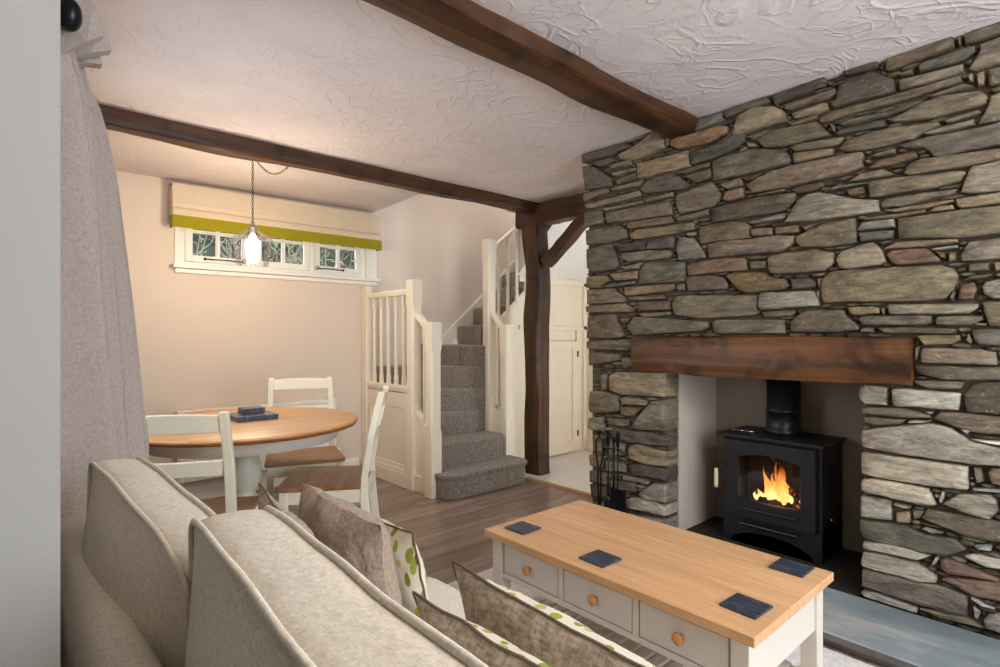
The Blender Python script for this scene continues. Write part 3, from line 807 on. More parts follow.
# hearth slabs
def slab(name, x0, x1, y0, y1, z0, z1, mats, n=18):
    """a riven slab with an uneven front edge"""
    mb = MB(); ys = [y0+(y1-y0)*i/n for i in range(n+1)]
    fr = [x0+.008*noise.noise(Vector((y*6, 3, 0)))+.003*noise.noise(Vector((y*30, 3, 0))) for y in ys]
    vs = []
    for y, x in zip(ys, fr): vs += [(x+.012, y, z0), (x-.004, y, z0+(z1-z0)*.55), (x, y, z1-.004), (x+.008, y, z1), (x1, y, z1), (x1, y, z0)]
    fs = []; mi = []
    for i in range(n):
        for j in range(5): fs.append((i*6+j, i*6+j+1, (i+1)*6+j+1, (i+1)*6+j)); mi.append(1 if j < 2 else 0)
    b = len(mb.v); mb.v += vs
    for f, m in zip(fs, mi): mb.f.append(f); mb.mi.append(m); mb.sm.append(False)
    mb.f += [tuple(range(6)), tuple(n*6+j for j in range(6))]; mb.mi += [1, 1]; mb.sm += [False, False]
    return mb.build(name, mats)
hs = slab('hearth_slab', 2.295, 2.705, -.4, 1.95, 0, .057, [M_['hearth'], M_['hearth_edge']])
tag(hs, 'blue-green riven slate hearth slab on the floor in front of the stone wall', 'hearth')
rf = MB(); rf.box(2.712, 3.265, .74, 1.655, 0, .057); struct(rf.build('floor_recess', M_['soot']))

# ------------------------------------------------------------------ timber
def hewn(name, p0, p1, w, h, mat, seed=0, wob=.012, top_flat=False, label='', cat='beam', n=36, roll=(0, 0, 1), taper=None, fn=None):
    p0 = Vector(p0); p1 = Vector(p1); L = (p1-p0).length; x = (p1-p0).normalized(); z = Vector(roll); y = z.cross(x).normalized(); z = x.cross(y)
    M = frame(p0, x, y, z); sec = []
    ch = .18
    for a, b in ((-1, -1+ch), (-1+ch, -1), (-.33, -1), (.33, -1), (1-ch, -1), (1, -1+ch), (1, -.33), (1, .33), (1, 1-ch), (1-ch, 1), (.33, 1), (-.33, 1), (-1+ch, 1), (-1, 1-ch), (-1, .33), (-1, -.33)): sec.append((a*w/2, b*h/2))
    vs = []; m = len(sec)
    for i in range(n+1):
        t = i/n; s = 1 if taper is None else taper(t)
        cy = wob*1.4*noise.noise(Vector((t*L*1.6, seed, 1))); cz = wob*noise.noise(Vector((t*L*1.6, seed, 7)))
        if top_flat: cz = 0
        for j, (a, b) in enumerate(sec):
            q = Vector((t*L*2.6, a*11+seed, b*11)); k = 1+.55*wob/.012*.18*noise.noise(q)
            k2 = .0035*noise.noise(Vector((t*L*14, a*30+seed, b*30)))
            bb = b*k*s+cz+k2 if not (top_flat and b > 0) else b
            vs.append((t*L, a*k*s+cy+k2, bb))
    fs = []
    for i in range(n):
        for j in range(m): fs.append((i*m+j, i*m+(j+1) % m, (i+1)*m+(j+1) % m, (i+1)*m+j))
    fs += [tuple(range(m)), tuple(n*m+j for j in range(m))]
    if fn: vs = [fn(Vector(v)) for v in vs]
    mb = MB(); mb.add(vs, fs, 0, True); o = mb.build(name, mat)
    o.matrix_world = M
    es = o.modifiers.new('e', 'EDGE_SPLIT'); es.split_angle = .7
    if label: tag(o, label, cat)
    return o
hewn('ceiling_beam', (-.2, 1.530, 2.293), (2.72, 1.582, 2.293), .175, .10, M_['beam'], 3, .018, label='thick dark hewn ceiling beam running to the top of the stone wall')
hewn('ceiling_beam', (.045, 3.315, 2.24), (3.34, 3.295, 2.247), .105, .112, M_['beam'], 9, .013, label='thinner dark ceiling beam over the dining table, ending above the post')
hewn('cross_beam', (3.365, 2.26, 2.18), (3.365, 3.48, 2.18), .15, .17, M_['beam'], 14, .012, label='short dark beam between the stone wall and the timber post')
hewn('timber_post', (3.375, 3.29, 0.0), (3.345, 3.29, 2.09), .160, .165, M_['beam'], 21, .019, label='upright dark hewn timber post beside the stairs', cat='post', roll=(0, -1, 0), n=40)
hewn('diagonal_brace', (3.355, 3.175, 1.765), (3.365, 2.66, 2.155), .09, .10, M_['beam'], 31, .012, label='diagonal dark timber brace between the post and the beam', cat='brace', roll=(1, 0, 0))
lt = hewn('fireplace_lintel', (XW+.03, LN[0], 1.062), (XW+.03, LN[1], 1.062), .14, .192, M_['lintel'], 41, .006, label='rough brown wooden lintel beam over the fireplace opening', cat='lintel beam', n=44,
     fn=lambda v: Vector((v.x, v.y, v.z+(.020*math.sin(PI*min(1, max(0, v.x/1.31)))*(-.2)+.012*noise.noise(Vector((v.x*5, 0, 3))) if v.z < 0 else .003*noise.noise(Vector((v.x*6, 1, 3)))))))
# ------------------------------------------------------------------ window, blind, garden
def build_window():
    w = bpy.data.objects.new('window_1', None); C.objects.link(w); w.location = (.90, 4.35, 1.66); struct(w)
    fr = MB()
    fr.box(.90, .935, 4.352, 4.43, 1.66, 2.16); fr.box(2.295, 2.33, 4.352, 4.43, 1.66, 2.16); fr.box(.935, 2.295, 4.354, 4.43, 1.661, 1.685); fr.box(.935, 2.295, 4.354, 4.43, 2.12, 2.159)
    for a in (1.375, 1.835): fr.box(a, a+.035, 4.352, 4.43, 1.685, 2.12)
    fr.box(2.33, 2.43, 4.335, 4.35, 1.66, 2.2); fr.box(.872, .90, 4.338, 4.35, 1.66, 2.2)
    fr.build('window_frame', M_['white'], w, world=True, bevel=.004)
    sl = MB(); sl.box(.855, 2.445, 4.285, 4.40, 1.632, 1.660); sl.box(.872, 2.43, 4.325, 4.352, 1.60, 1.632); sl.build('window_sill', M_['white'], w, world=True, bevel=.006)
    for x0, cols in ((.945, 2), (1.418, 2), (1.878, 2)):
        x1 = x0+.415 if x0 < 1.5 else x0+.408
        c = MB(); B = 1.735; T = 1.895; T2 = 2.08
        c.box(x0, x0+.045, 4.36, 4.40, 1.69, 2.115); c.box(x1-.035, x1, 4.36, 4.40, 1.69, 2.115); c.box(x0+.045, x1-.035, 4.361, 4.399, 1.69, B); c.box(x0+.045, x1-.035, 4.361, 4.399, T2, 2.115)
        mid = (x0+.045+x1-.035)/2; c.box(mid-.013, mid+.013, 4.366, 4.394, B, T2); c.box(x0+.045, x1-.035, 4.368, 4.392, T-.002, T+.022)
        cs = c.build('casement', M_['white'], w, world=True, bevel=.003)
        g = MB(); g.box(x0+.04, x1-.03, 4.379, 4.383, B-.005, T2+.005); g.build('pane', M_['glass'], w, world=True)
    for x0, x1 in ((1.065, 1.33), (1.895, 2.12)):
        s = MB(); s.tube([(x0, 4.345, 1.712), ((x0+x1)/2, 4.342, 1.714), (x1, 4.345, 1.710)], .0045, 8)
        s.sphere((x0 if x0 < 1.5 else x1, 4.345, 1.712), .010, 10); 
        q = x1 if x0 < 1.5 else x0
        s.tube([(q+.014*math.cos(t), 4.343, 1.716+.014*math.sin(t)) for t in [i*.5 for i in range(11)]], .003, 6)
        s.build('casement_stay', M_['iron'], w, world=True)
build_window()
rb = thing('roman_blind', 'beige roman blind with a lime green bottom band above the small window', 'blind', (1.64, 4.23, 1.9))
b = MB()
# cloth hanging in shallow folds, with returns to the wall
prof = [(4.232, 2.195), (4.228, 2.12), (4.222, 2.055), (4.226, 2.035), (4.236, 2.03), (4.224, 2.02), (4.219, 2.0), (4.218, 1.975)]
def sheet(prof, x0, x1, th=.006, n=10):
    vs = []; fs = []
    for i in range(n+1):
        x = x0+(x1-x0)*i/n
        for y, z in prof: vs.append((x, y+.0015*math.sin(x*9+z*20), z-.006*math.sin(PI*i/n)*0))
        for y, z in reversed(prof): vs.append((x, y+th, z))
    m = 2*len(prof)
    for i in range(n):
        for j in range(m): fs.append((i*m+j, i*m+(j+1) % m, (i+1)*m+(j+1) % m, (i+1)*m+j))
    fs += [tuple(range(m)), tuple(n*m+j for j in range(m))]
    return vs, fs
b.add(*sheet(prof, .838, 2.405)); b.box(.838, .846, 4.236, 4.348, 1.985, 2.195); b.box(2.397, 2.405, 4.236, 4.348, 1.985, 2.195); b.box(.838, 2.405, 4.236, 4.348, 2.185, 2.197)
b.build('blind_cloth', M_['blind'], rb, world=True)
b = MB(); b.add(*sheet([(4.216, 1.978), (4.212, 1.94), (4.214, 1.897)], .835, 2.408, .012)); b.box(.835, .843, 4.22, 4.30, 1.897, 1.978); b.box(2.400, 2.408, 4.22, 4.30, 1.897, 1.978); b.build('green_band', M_['lime'], rb, world=True)
b = MB(); b.box(.86, 2.42, 4.30, 4.345, 2.165, 2.19); b.build('headrail', M_['white'], rb, world=True)

def garden():
    leaf = plain('garden_leaves', rgb(64, 100, 40), .6, var=.6, scale=9); twig = plain('garden_twigs', rgb(112, 100, 86), .8, var=.3)
    r = random.Random(4); mb = MB()
    for _ in range(5200):
        c = Vector((r.uniform(.1, 4.2), r.uniform(4.9, 5.7), r.uniform(1.35, 3.0))); s = r.uniform(.014, .04)
        if noise.noise(c*1.9) > .2 or r.random() > .34+.6*max(0, c.x-1.1): continue
        a = Vector((r.uniform(-1, 1), r.uniform(-1, 1), r.uniform(-1, 1))).normalized(); bb = a.orthogonal().normalized()
        mb.add([c-a*s, c+bb*s*.35, c+a*s, c-bb*s*.35], [(0, 1, 2, 3)], 0)
    for _ in range(110):
        p = Vector((r.uniform(.2, 4), r.uniform(4.95, 5.6), r.uniform(1.3, 1.8))); pts = [p]; d = Vector((r.uniform(-1, 1), r.uniform(-.2, .2), r.uniform(.1, 1))).normalized()
        for _i in range(6): d = (d+Vector((r.uniform(-.4, .4), r.uniform(-.2, .2), r.uniform(-.2, .4)))).normalized(); q_ = pts[-1]+d*.13; q_.y = min(5.8, max(4.9, q_.y)); pts.append(q_)
        mb.tube(pts, [.008-.001*i for i in range(7)], 5, 1)
    for tx in (.6, 1.5, 2.3, 3.2): mb.tube([(tx+.03*math.sin(k*2.), 5.3, k*.25) for k in range(9)], [.022-.0018*k for k in range(9)], 7, 1)
    tag(mb.build('garden_foliage', [leaf, twig], recalc=False), 'tangled green leaves and twigs outside the small window', 'foliage', kind='stuff')
    bk = MB(); n = 30
    vs = []; fs = []
    for i in range(n+1):
        for j in range(9):
            x = -1+6.5*i/n; z = 0+2.35*j/8; vs.append((x, 6.0+.25*noise.noise(Vector((x*2, 0, z*2)))+(z*.1), z))
    for i in range(n):
        for j in range(8): fs.append((i*9+j, i*9+j+1, (i+1)*9+j+1, (i+1)*9+j))
    bk.add(vs, fs, 0, True); hedge = plain('hedge_green', rgb(17, 22, 13), .9, var=.6, scale=14, bump=1, bscale=18)
    tag(bk.build('garden_hedge', hedge), 'dark hedge bank behind the leaves outside the window', 'hedge', kind='stuff')
garden()

# ------------------------------------------------------------------ stairs
RZ = .18
def build_stairs():
    t = thing('staircase', 'winding staircase with grey carpeted steps and cream newels and balusters', 'staircase', (2.72, 3.12, 0))
    NX, NY = 3.045, 3.60      # winder pivot at the tall newel
    def step(poly, k, z0=None, rounded=.014):
        mb = MB(); top = k*RZ
        # nosing roll over riser: slab top slightly proud, riser below
        cen = Vector((sum(p[0] for p in poly)/len(poly), sum(p[1] for p in poly)/len(poly)))
        mb.prism(poly, max(0, (k-1)*RZ-.01) if z0 is None else z0, top, axis=2)
        o = mb.build('carpeted_step', M_['carpet'], t, world=True, bevel=.016, seg=4)
        return o
    # bullnose bottom step
    bp = [(3.075, 3.36), (3.075, 3.125)]
    bp += [(2.40+.0+0.11*math.cos(a)-.0, 3.235-.115*math.sin(a)) for a in [PI/2+i*PI/16 for i in range(0, 9)]]
    bp = [(3.10, 3.40), (3.10, 3.20), (3.085, 3.15), (3.05, 3.125)]+[(2.40-.10*math.sin(a), 3.235-.11*math.cos(a)) for a in [i*PI/16 for i in range(0, 9)]]+[(2.30, 3.262), (2.385, 3.262), (2.385, 3.40)]
    step(bp, 1)
    nz = MB(); nz.prism([(x+(.012 if x > 3.04 else (-.012 if x < 2.4 else 0)), y-(.014 if y < 3.25 else 0)) for x, y in bp], RZ-.036, RZ+.002, axis=2)
    nz.build('carpet_nosing', M_['carpet'], t, world=True, bevel=.014, seg=4)
    x0, x1 = 2.385, 3.045
    step([(x0, 3.335), (2.95, 3.33), (3.02, 3.345), (3.075, 3.40), (3.045, 3.62), (x0, 3.62)], 2)
    def ray(a): # edge point of the winder box from the pivot at angle a (deg)
        c, s = math.cos(math.radians(a)), math.sin(math.radians(a)); L = 9
        if c < 0: L = min(L, (x0-NX)/c)
        if s > 0: L = min(L, (BY-.02-NY)/s)
        return (NX+c*L, NY+s*L)
    angs = [181, 157, 134, 104, 71]
    for i in range(4):
        a, bq = angs[i], angs[i+1]; p = [(NX, NY), ray(a)]
        if a > 131.5 > bq or (ray(a)[0] <= x0+1e-4 and ray(bq)[0] > x0+1e-4): p.append((x0, BY-.02))
        p.append(ray(bq)); 
        # carry each tread on under the next one
        p2 = [(NX, NY), ray(a)]; 
        if ray(a)[0] <= x0+1e-4: p2.append((x0, BY-.02))
        p2.append(ray(71)); p2.append((NX+.02, NY-.01))
        step(p2, 3+i)
    for i in range(6):
        xi = NX+.045+.175*i; xo = 3.31+.195*i; step([(xi, 3.705), (xi+.26, 3.705), (xo+.24, BY-.02), (xo, BY-.02)], 7+i)
    # wall string along the back
    ws = MB(); ws.prism([(2.9, .80), (3.12, 1.0), (3.64, 1.42), (4.6, 2.3), (4.6, 2.44), (3.64, 1.58), (3.12, 1.145), (2.9, .96)], BY-.02, BY-.002, axis=1)
    ws.build('wall_string', M_['cream'], t, world=True, bevel=.003)
    # closed string of the upper flight
    cs = MB(); cs.prism([(3.14, 1.18), (3.14, 1.0), (3.50, 1.30), (4.2, 1.9), (4.9, 2.5), (4.9, 2.72), (3.14, 1.22)], 3.635, 3.662, axis=1)
    cs.build('stair_string', M_['cream'], t, world=True, bevel=.004)
    return t
STAIR = build_stairs()

def newel(mb, x, y, z0, z1, s=.09):
    """square post with stopped chamfers and a low cap"""
    h = s/2; c = .014
    def sec(k, z): # k=1 chamfered
        q = c*k
        return [(x-h+q, y-h, z), (x+h-q, y-h, z), (x+h, y-h+q, z), (x+h, y+h-q, z), (x+h-q, y+h, z), (x-h+q, y+h, z), (x-h, y+h-q, z), (x-h, y-h+q, z)]
    levels = [(z0, .12), (z0+.36*(z1-z0) if z1-z0 > 1 and z0 < .3 else z0+.05, .12), (z0+.36*(z1-z0)+.04 if z1-z0 > 1 and z0 < .3 else z0+.09, 1), (z1-.22, 1), (z1-.18, .12), (z1-.012, .12)]
    vs = []
    for z, k in levels: vs += sec(k, z)
    n = len(levels); 
    vs += [(x+(v[0]-x)*.9, y+(v[1]-y)*.9, z1) for v in sec(.4, z1)]
    fs = []
    for i in range(n):
        for j in range(8): fs.append((i*8+j, i*8+(j+1) % 8, (i+1)*8+(j+1) % 8, (i+1)*8+j))
    fs += [tuple(range(8)), tuple(n*8+j for j in range(8))]
    mb.add(vs, fs)
def square_baluster(mb, x, y, z0, z1, s=.028):
    h = s/2
    def sec(k, z): q = .008*k; return [(x-h+q, y-h, z), (x+h-q, y-h, z), (x+h, y-h+q, z), (x+h, y+h-q, z), (x+h-q, y+h, z), (x-h+q, y+h, z), (x-h, y+h-q, z), (x-h, y-h+q, z)]
    vs = []; lv = [(z0, .1), (z0+.07, .1), (z0+.085, 1), (z1-.085, 1), (z1-.07, .1), (z1, .1)]
    for z, k in lv: vs += sec(k, z)
    fs = []
    for i in range(len(lv)-1):
        for j in range(8): fs.append((i*8+j, i*8+(j+1) % 8, (i+1)*8+(j+1) % 8, (i+1)*8+j))
    fs += [tuple(range(8)), tuple((len(lv)-1)*8+j for j in range(8))]
    mb.add(vs, fs)
def part(name, parent, fn, mat, bevel=0, label=None):
    mb = MB(); fn(mb); o = mb.build(name, mat, parent, bevel=bevel, world=True)
    if label: o['label'] = label
    return o
def bar(mb, p0, p1, w, h):
    """rectangular bar from p0 to p1, section w (horizontal) x h (vertical), ends cut plumb"""
    p0 = Vector(p0); p1 = Vector(p1); d = (p1-p0); s = Vector((-d.y, d.x, 0)).normalized()*w/2; u = Vector((0, 0, h/2))
    mb.add([p0-s-u, p0+s-u, p0+s+u, p0-s+u, p1-s-u, p1+s-u, p1+s+u, p1-s+u], [(0, 1, 2, 3), (7, 6, 5, 4), (0, 4, 5, 1), (1, 5, 6, 2), (2, 6, 7, 3), (3, 7, 4, 0)])
# dining side: panelled screen with balusters, tall newel, short sloping rail, short newel
s1 = s2 = STAIR
CM = M_['cream']
part('newel_post', s1, lambda m: newel(m, 2.318, 3.572, 0, 1.59), CM, .002)
part('newel_post', s1, lambda m: newel(m, 2.312, 3.312, 0, 1.262), CM, .002)
part('half_newel', s1, lambda m: m.box(2.285, 2.345, 4.26, 4.345, 0, 1.585), CM, .004)
part('handrail', s1, lambda m: m.box(2.292, 2.348, 3.61, 4.27, 1.475, 1.525), CM, .012)
part('base_rail', s1, lambda m: (m.box(2.290, 2.346, 3.61, 4.27, .745, .775), m.box(2.298, 2.338, 3.61, 4.27, .715, .745)), CM, .005)
for i in range(5): part('baluster', s1, lambda m, i=i: square_baluster(m, 2.318, 3.715+i*.115, .77, 1.48), CM)
part('panel_board', s1, lambda m: m.box(2.308, 2.33, 3.61, 4.27, 0, .73), CM)
part('panel_frame', s1, lambda m: (m.box(2.298, 2.31, 3.61, 4.27, .60, .73) and None or m.box(2.298, 2.31, 3.61, 3.67, .1, .60), m.box(2.298, 2.31, 4.20, 4.27, .1, .60), m.box(2.298, 2.31, 3.61, 4.27, .1, .16)), CM, .003)
part('skirting_board', s1, lambda m: (m.box(2.272, 2.308, 3.61, 4.335, 0, .105), m.box(2.282, 2.308, 3.61, 4.335, .105, .13)), CM, .005)
part('sloping_rail', s1, lambda m: bar(m, (2.322, 3.54, 1.33), (2.328, 3.34, 1.17), .055, .05), CM, .01)
part('baluster', s1, lambda m: square_baluster(m, 2.325, 3.437, .50, 1.235), CM)
part('sloping_string', s1, lambda m: m.prism([(3.34, 0), (3.34, .42), (3.54, .60), (3.54, 0)], 2.308, 2.334, axis=0), CM, .003)
part('string_capping', s1, lambda m: bar(m, (2.322, 3.54, .605), (2.328, 3.34, .43), .045, .03), CM, .004)
part('short_skirting', s1, lambda m: m.box(2.292, 2.31, 3.345, 3.53, 0, .12), CM, .004)
# hall side
part('newel_post', s2, lambda m: newel(m, 3.095, 3.60, 0.0, 1.985), CM, .002)
part('newel_post', s2, lambda m: newel(m, 3.115, 3.40, 0, 1.255), CM, .002)
part('sloping_rail', s2, lambda m: bar(m, (3.098, 3.56, 1.36), (3.11, 3.43, 1.20), .055, .05), CM, .01)
part('baluster', s2, lambda m: square_baluster(m, 3.104, 3.50, .55, 1.27), CM)
part('sloping_string', s2, lambda m: m.prism([(3.43, 0), (3.43, .50), (3.56, .66), (3.56, 0)], 3.09, 3.116, axis=0), CM, .003)
part('handrail', s2, lambda m: bar(m, (3.13, 3.625, 1.90), (4.3, 3.625, 2.80), .055, .045), CM, .01)
for i in range(8):
    x = 3.235+i*.112; part('baluster', s2, lambda m, x=x: square_baluster(m, x, 3.64, 1.20+.80*(x-3.14), 1.885+.77*(x-3.13)), CM)

# ------------------------------------------------------------------ dining set
def make_chair(loc, rz, label):
    t = thing('dining_chair', label, 'chair', loc, rz, 'chairs around the round dining table')
    W = .20; CH = M_['chair']
    # local: faces +y, seat centre at origin
    s = MB(); s.prism([(-.20, -.165), (.20, -.165), (.215, .20), (.205, .215), (-.205, .215), (-.215, .20)], .447, .470, axis=2); s.build('seat', M_['seat'], t, bevel=.006)
    for sx in (-1, 1):
        l = MB()
        pts = [(0, .0, -.235), (0, .22, -.20), (0, .40, -.182), (0, .50, -.183), (0, .70, -.215), (0, .90, -.262)]
        vs = []; n = len(pts)
        for _, z, y in pts:
            wd = .0165 if z < .85 else .0155; dp = .020 if z < .5 else .0165
            for a, b_ in ((-1, -1), (1, -1), (1, 1), (-1, 1)): vs.append((sx*(W-.018-(.008 if z > .85 else 0))+a*wd, y+b_*dp, z))
        fs = []
        for i in range(n-1):
            for j in range(4): fs.append((i*4+j, i*4+(j+1) % 4, (i+1)*4+(j+1) % 4, (i+1)*4+j))
        fs += [(0, 1, 2, 3), tuple((n-1)*4+j for j in (3, 2, 1, 0))]
        l.add(vs, fs); l.build('leg', CH, t, bevel=.004)
        l = MB(); l.box(sx*.185-.018, sx*.185+.018, .165, .200, 0, .447); l.build('leg', CH, t, bevel=.004)
        a = MB(); a.box(sx*.185-.010, sx*.185+.010, -.165, .17, .385, .447); a.build('side_rail', CH, t, bevel=.003); a = MB(); a.box(sx*.185-.009, sx*.185+.009, -.20, .17, .17, .195); a.build('side_stretcher', CH, t, bevel=.003)
    a = MB(); a.box(-.17, .17, .172, .192, .385, .447); a.build('front_rail', CH, t, bevel=.003)
    a = MB(); a.box(-.17, .17, -.20, -.18, .385, .447); a.build('rear_rail', CH, t, bevel=.003); a = MB(); a.box(-.18, .18, -.02, 0, .172, .193); a.build('stretcher', CH, t, bevel=.003)
    def slat(z0, z1, y0, y1, bow, top):
        m = MB(); k = 10; vs = []
        for i in range(k+1):
            x = -.168+.336*i/k; q = 1-(2*i/k-1)**2; yy = -bow*q; zz = top*q
            vs += [(x, y0+yy-.009, z0), (x, y0+yy+.009, z0), (x, y1+yy+.009, z1+zz), (x, y1+yy-.009, z1+zz)]
        fs = []
        for i in range(k):
            for j in range(4): fs.append((i*4+j, i*4+(j+1) % 4, (i+1)*4+(j+1) % 4, (i+1)*4+j))
        fs += [(0, 1, 2, 3), tuple(k*4+j for j in (3, 2, 1, 0))]
        m.add(vs, fs); return m
    slat(.825, .888, -.243, -.258, .018, .008).build('top_rail', CH, t, bevel=.004)
    slat(.665, .722, -.207, -.219, .016, .0).build('back_slat', CH, t, bevel=.004)
    return t
def face(dx, dy): return math.atan2(dy, dx)-PI/2
# each: seat centre and facing direction towards the table
make_chair((.548, 2.415, 0), face(.48, .877), 'ivory chair with its back to the sofa, nearest the curtain')
make_chair((1.215, 2.625, 0), face(-.83, .56), 'ivory chair seen side on, between the table and the stairs')
make_chair((1.32, 3.22, 0), face(-.32, -.95), 'ivory chair behind the table against the radiator')

TX, TY = .858, 2.79
dt = thing('dining_table', 'round oak topped dining table on a pale turned pedestal', 'dining table', (TX, TY, 0))
m = MB(); m.lathe([(.0, .736), (.495, .736), (.514, .740), (.520, .748), (.518, .757), (.510, .760), (0, .760)], 96); m.build('tabletop', M_['oak_table'], dt, weld=True)
m = MB(); m.lathe([(.497, .7345), (.517, .738), (.5215, .747), (.521, .752), (.516, .7355)], 96, closed=True); m.build('top_rim', M_['oak_dark'], dt)
m = MB(); m.lathe([(.425, .735), (.425, .672), (.405, .672), (.405, .735)], 72, closed=True); m.box(-.40, .40, -.03, .03, .69, .735); m.box(-.03, .03, -.40, .40, .69, .735); m.build('apron', M_['putty'], dt)
SG = plain('sage_grey_paint', rgb(206, 206, 188), .4, var=.02)
m = MB(); m.lathe([(0, .70), (.085, .70), (.085, .675), (.058, .665), (.050, .64), (.060, .60), (.070, .55), (.074, .50), (.068, .46), (.048, .43), (.046, .41), (.060, .395), (.062, .37), (.050, .355), (.052, .33), (.075, .31), (.080, .22), (.06, .18), (0, .18)], 40); m.build('pedestal', SG, dt, weld=True)
for i in range(4):
    a = PI/4+i*PI/2; m = MB(); pr = [(.05, .31), (.14, .29), (.24, .20), (.33, .09), (.40, .05), (.41, .0), (.34, .0), (.29, .03), (.20, .11), (.12, .17), (.05, .18)]
    m.prism(pr, -.026, .026, axis=1, M=Matrix.Rotation(a, 4, 'Z')); m.build('leg', SG, dt, bevel=.008)

# stacked slate mats on the table
def stack(name, label, cat, x, y, z, s, n, th, group, rz=0):
    for i in range(n):
        t = thing(name, label[i], cat, (x, y, z+i*(th+.0008)), rz, group)
        m = MB(); k = 6; pts = []
        for a, b_, c, d in ((-1, -1, 1, -1), (1, -1, 1, 1), (1, 1, -1, 1), (-1, 1, -1, -1)):
            for j in range(k):
                q = j/k; px = (a+(c-a)*q)*s/2; py = (b_+(d-b_)*q)*s/2; r_ = 1+.012*noise.noise(Vector((px*60, py*60, i*3.3+x*9))); pts.append((px*r_, py*r_))
        m.prism(pts, 0, th, axis=2); m.build('slate_tile', M_['coaster'], t, bevel=.0012)
        m = MB(); m.box(-s*.42, s*.42, -s*.42, s*.42, .0, .0008); 
lab = ['bottom square slate placemat of the stack on the dining table', 'second square slate placemat up in the dining table stack', 'third square slate placemat up in the dining table stack', 'top large square slate placemat under the small coasters']
def slab_stack(name, cat, group, labels, x, y, z, s, th, rz=0):
    for i, lb in enumerate(labels):
        m = MB(); k = 7; pts = []; e = R.uniform(-.002, .002)
        for a, b_, c, d in ((-1, -1, 1, -1), (1, -1, 1, 1), (1, 1, -1, 1), (-1, 1, -1, -1)):
            for j in range(k):
                q = j/k; px = (a+(c-a)*q)*s/2; py = (b_+(d-b_)*q)*s/2; r_ = 1+.02*noise.noise(Vector((px*60, py*60, i*3.3+x*9))); pts.append((px*r_+e, py*r_))
        m.prism(pts, 0, th, axis=2); o = m.build(name, M_['coaster'], None, bevel=.0015); o.location = (x, y, z+i*(th+.0004)); o.rotation_euler = (0, 0, rz)
        tag(o, lb, cat, group)
slab_stack('slate_placemat', 'placemat', 'slate placemats stacked on the dining table', lab, .905, 2.835, .7605, .19, .0058)
slab_stack('slate_coaster', 'coaster', 'small slate coasters stacked on the placemats', ['bottom small coaster lying on the stack of placemats', 'small coaster second up on the placemat stack', 'small coaster third up on the placemat stack', 'topmost small coaster on the dining table stack'], .915, 2.88, .7859, .10, .0058)

# radiator under the window
rd = thing('radiator', 'white panel radiator on the back wall behind the dining table', 'radiator', (1.45, 4.28, .13))
m = MB(); x0, x1 = .88, 2.02; k = 38; prof = []
for i in range(k):
    a = x0+(x1-x0)*i/k; w = (x1-x0)/k; prof += [(a, 4.270), (a+w*.3, 4.270), (a+w*.4, 4.262), (a+w*.9, 4.262)]
prof += [(x1, 4.270), (x1, 4.30), (x0, 4.30)]
m.prism(prof, .16, .62, axis=2); m.build('radiator_panel', M_['white'], rd, world=True)
m = MB(); m.box(x0-.004, x1+.004, 4.258, 4.325, .62, .648); m.build('top_grille', M_['white'], rd, world=True, bevel=.004)
m = MB(); m.tube([(2.045, 4.285, .0), (2.045, 4.285, .17)], .0075, 10); m.tube([(2.045, 4.285, .17), (2.02, 4.285, .17)], .008, 10); m.build('pipe', M_['chrome'], rd, world=True)
m = MB(); m.lathe([(0, .155), (.014, .155), (.018, .17), (.018, .235), (.012, .245), (0, .245)], 16, M=Matrix.Translation((2.045, 4.285, 0))); m.build('valve', M_['white'], rd, world=True)

# ------------------------------------------------------------------ pendant lamp
PX, PY = 1.104, 3.45
pl = thing('pendant_lamp', 'clear glass pendant lamp hanging on a long chain above the dining table', 'lamp', (PX, PY, 1.82))
hz = ceil_z(PY)
m = MB(); m.lathe([(.0145, 1.800), (.019, 1.806), (.019, 1.818), (.028, 1.805), (.060, 1.775), (.100, 1.756), (.112, 1.742), (.110, 1.730), (.101, 1.68), (.094, 1.62), (.088, 1.59), (.088, 1.586)], 40, M=Matrix.Translation((PX, PY, 0)), closed=True)
m.build('glass_shade', M_['lamp_glass'], pl, world=True)
m = MB(); m.lathe([(0, 1.845), (.009, 1.845), (.012, 1.825), (.024, 1.818), (.024, 1.80), (.016, 1.795), (.016, 1.765), (0, 1.765)], 20, M=Matrix.Translation((PX, PY, 0))); m.build('lamp_holder', M_['chrome'], pl, world=True)
m = MB(); m.sphere((PX, PY, 1.70), .042, 20, sc=(1, 1, 1.15)); m.lathe([(.014, 1.765), (.016, 1.75), (.026, 1.725)], 16, M=Matrix.Translation((PX, PY, 0))); m.build('bulb', M_['bulb'], pl, world=True)
def chain(mb, pts, link=.020, r=.0016):
    P = [Vector(p) for p in pts]; acc = []; 
    for a, b_ in zip(P, P[1:]):
        n = max(1, round((b_-a).length/(link*.8)))
        for i in range(n): acc.append((a.lerp(b_, (i+.5)/n), (b_-a).normalized()))
    for i, (c, d) in enumerate(acc):
        u = d.cross(Vector((0, 1, 0)) if abs(d.y) < .9 else Vector((1, 0, 0))).normalized(); v = d.cross(u)
        s = u if i % 2 else v
        mb.tube([c+d*(link/2)*math.cos(t)+s*(link*.28)*math.sin(t) for t in [j*PI/5 for j in range(10)]], r, 5, closed=True)
m = MB(); chain(m, [(PX, PY, 1.845), (PX, PY, hz-.02)]); m.build('chain', M_['iron'], pl, world=True)
m = MB(); sw = []
for i in range(11):
    q = i/10; sw.append((PX+(1.335-PX)*q, PY-.0*q, hz-.03-.085*math.sin(PI*q)-.0*q))
chain(m, sw); m.build('swag_chain', M_['iron'], pl, world=True)
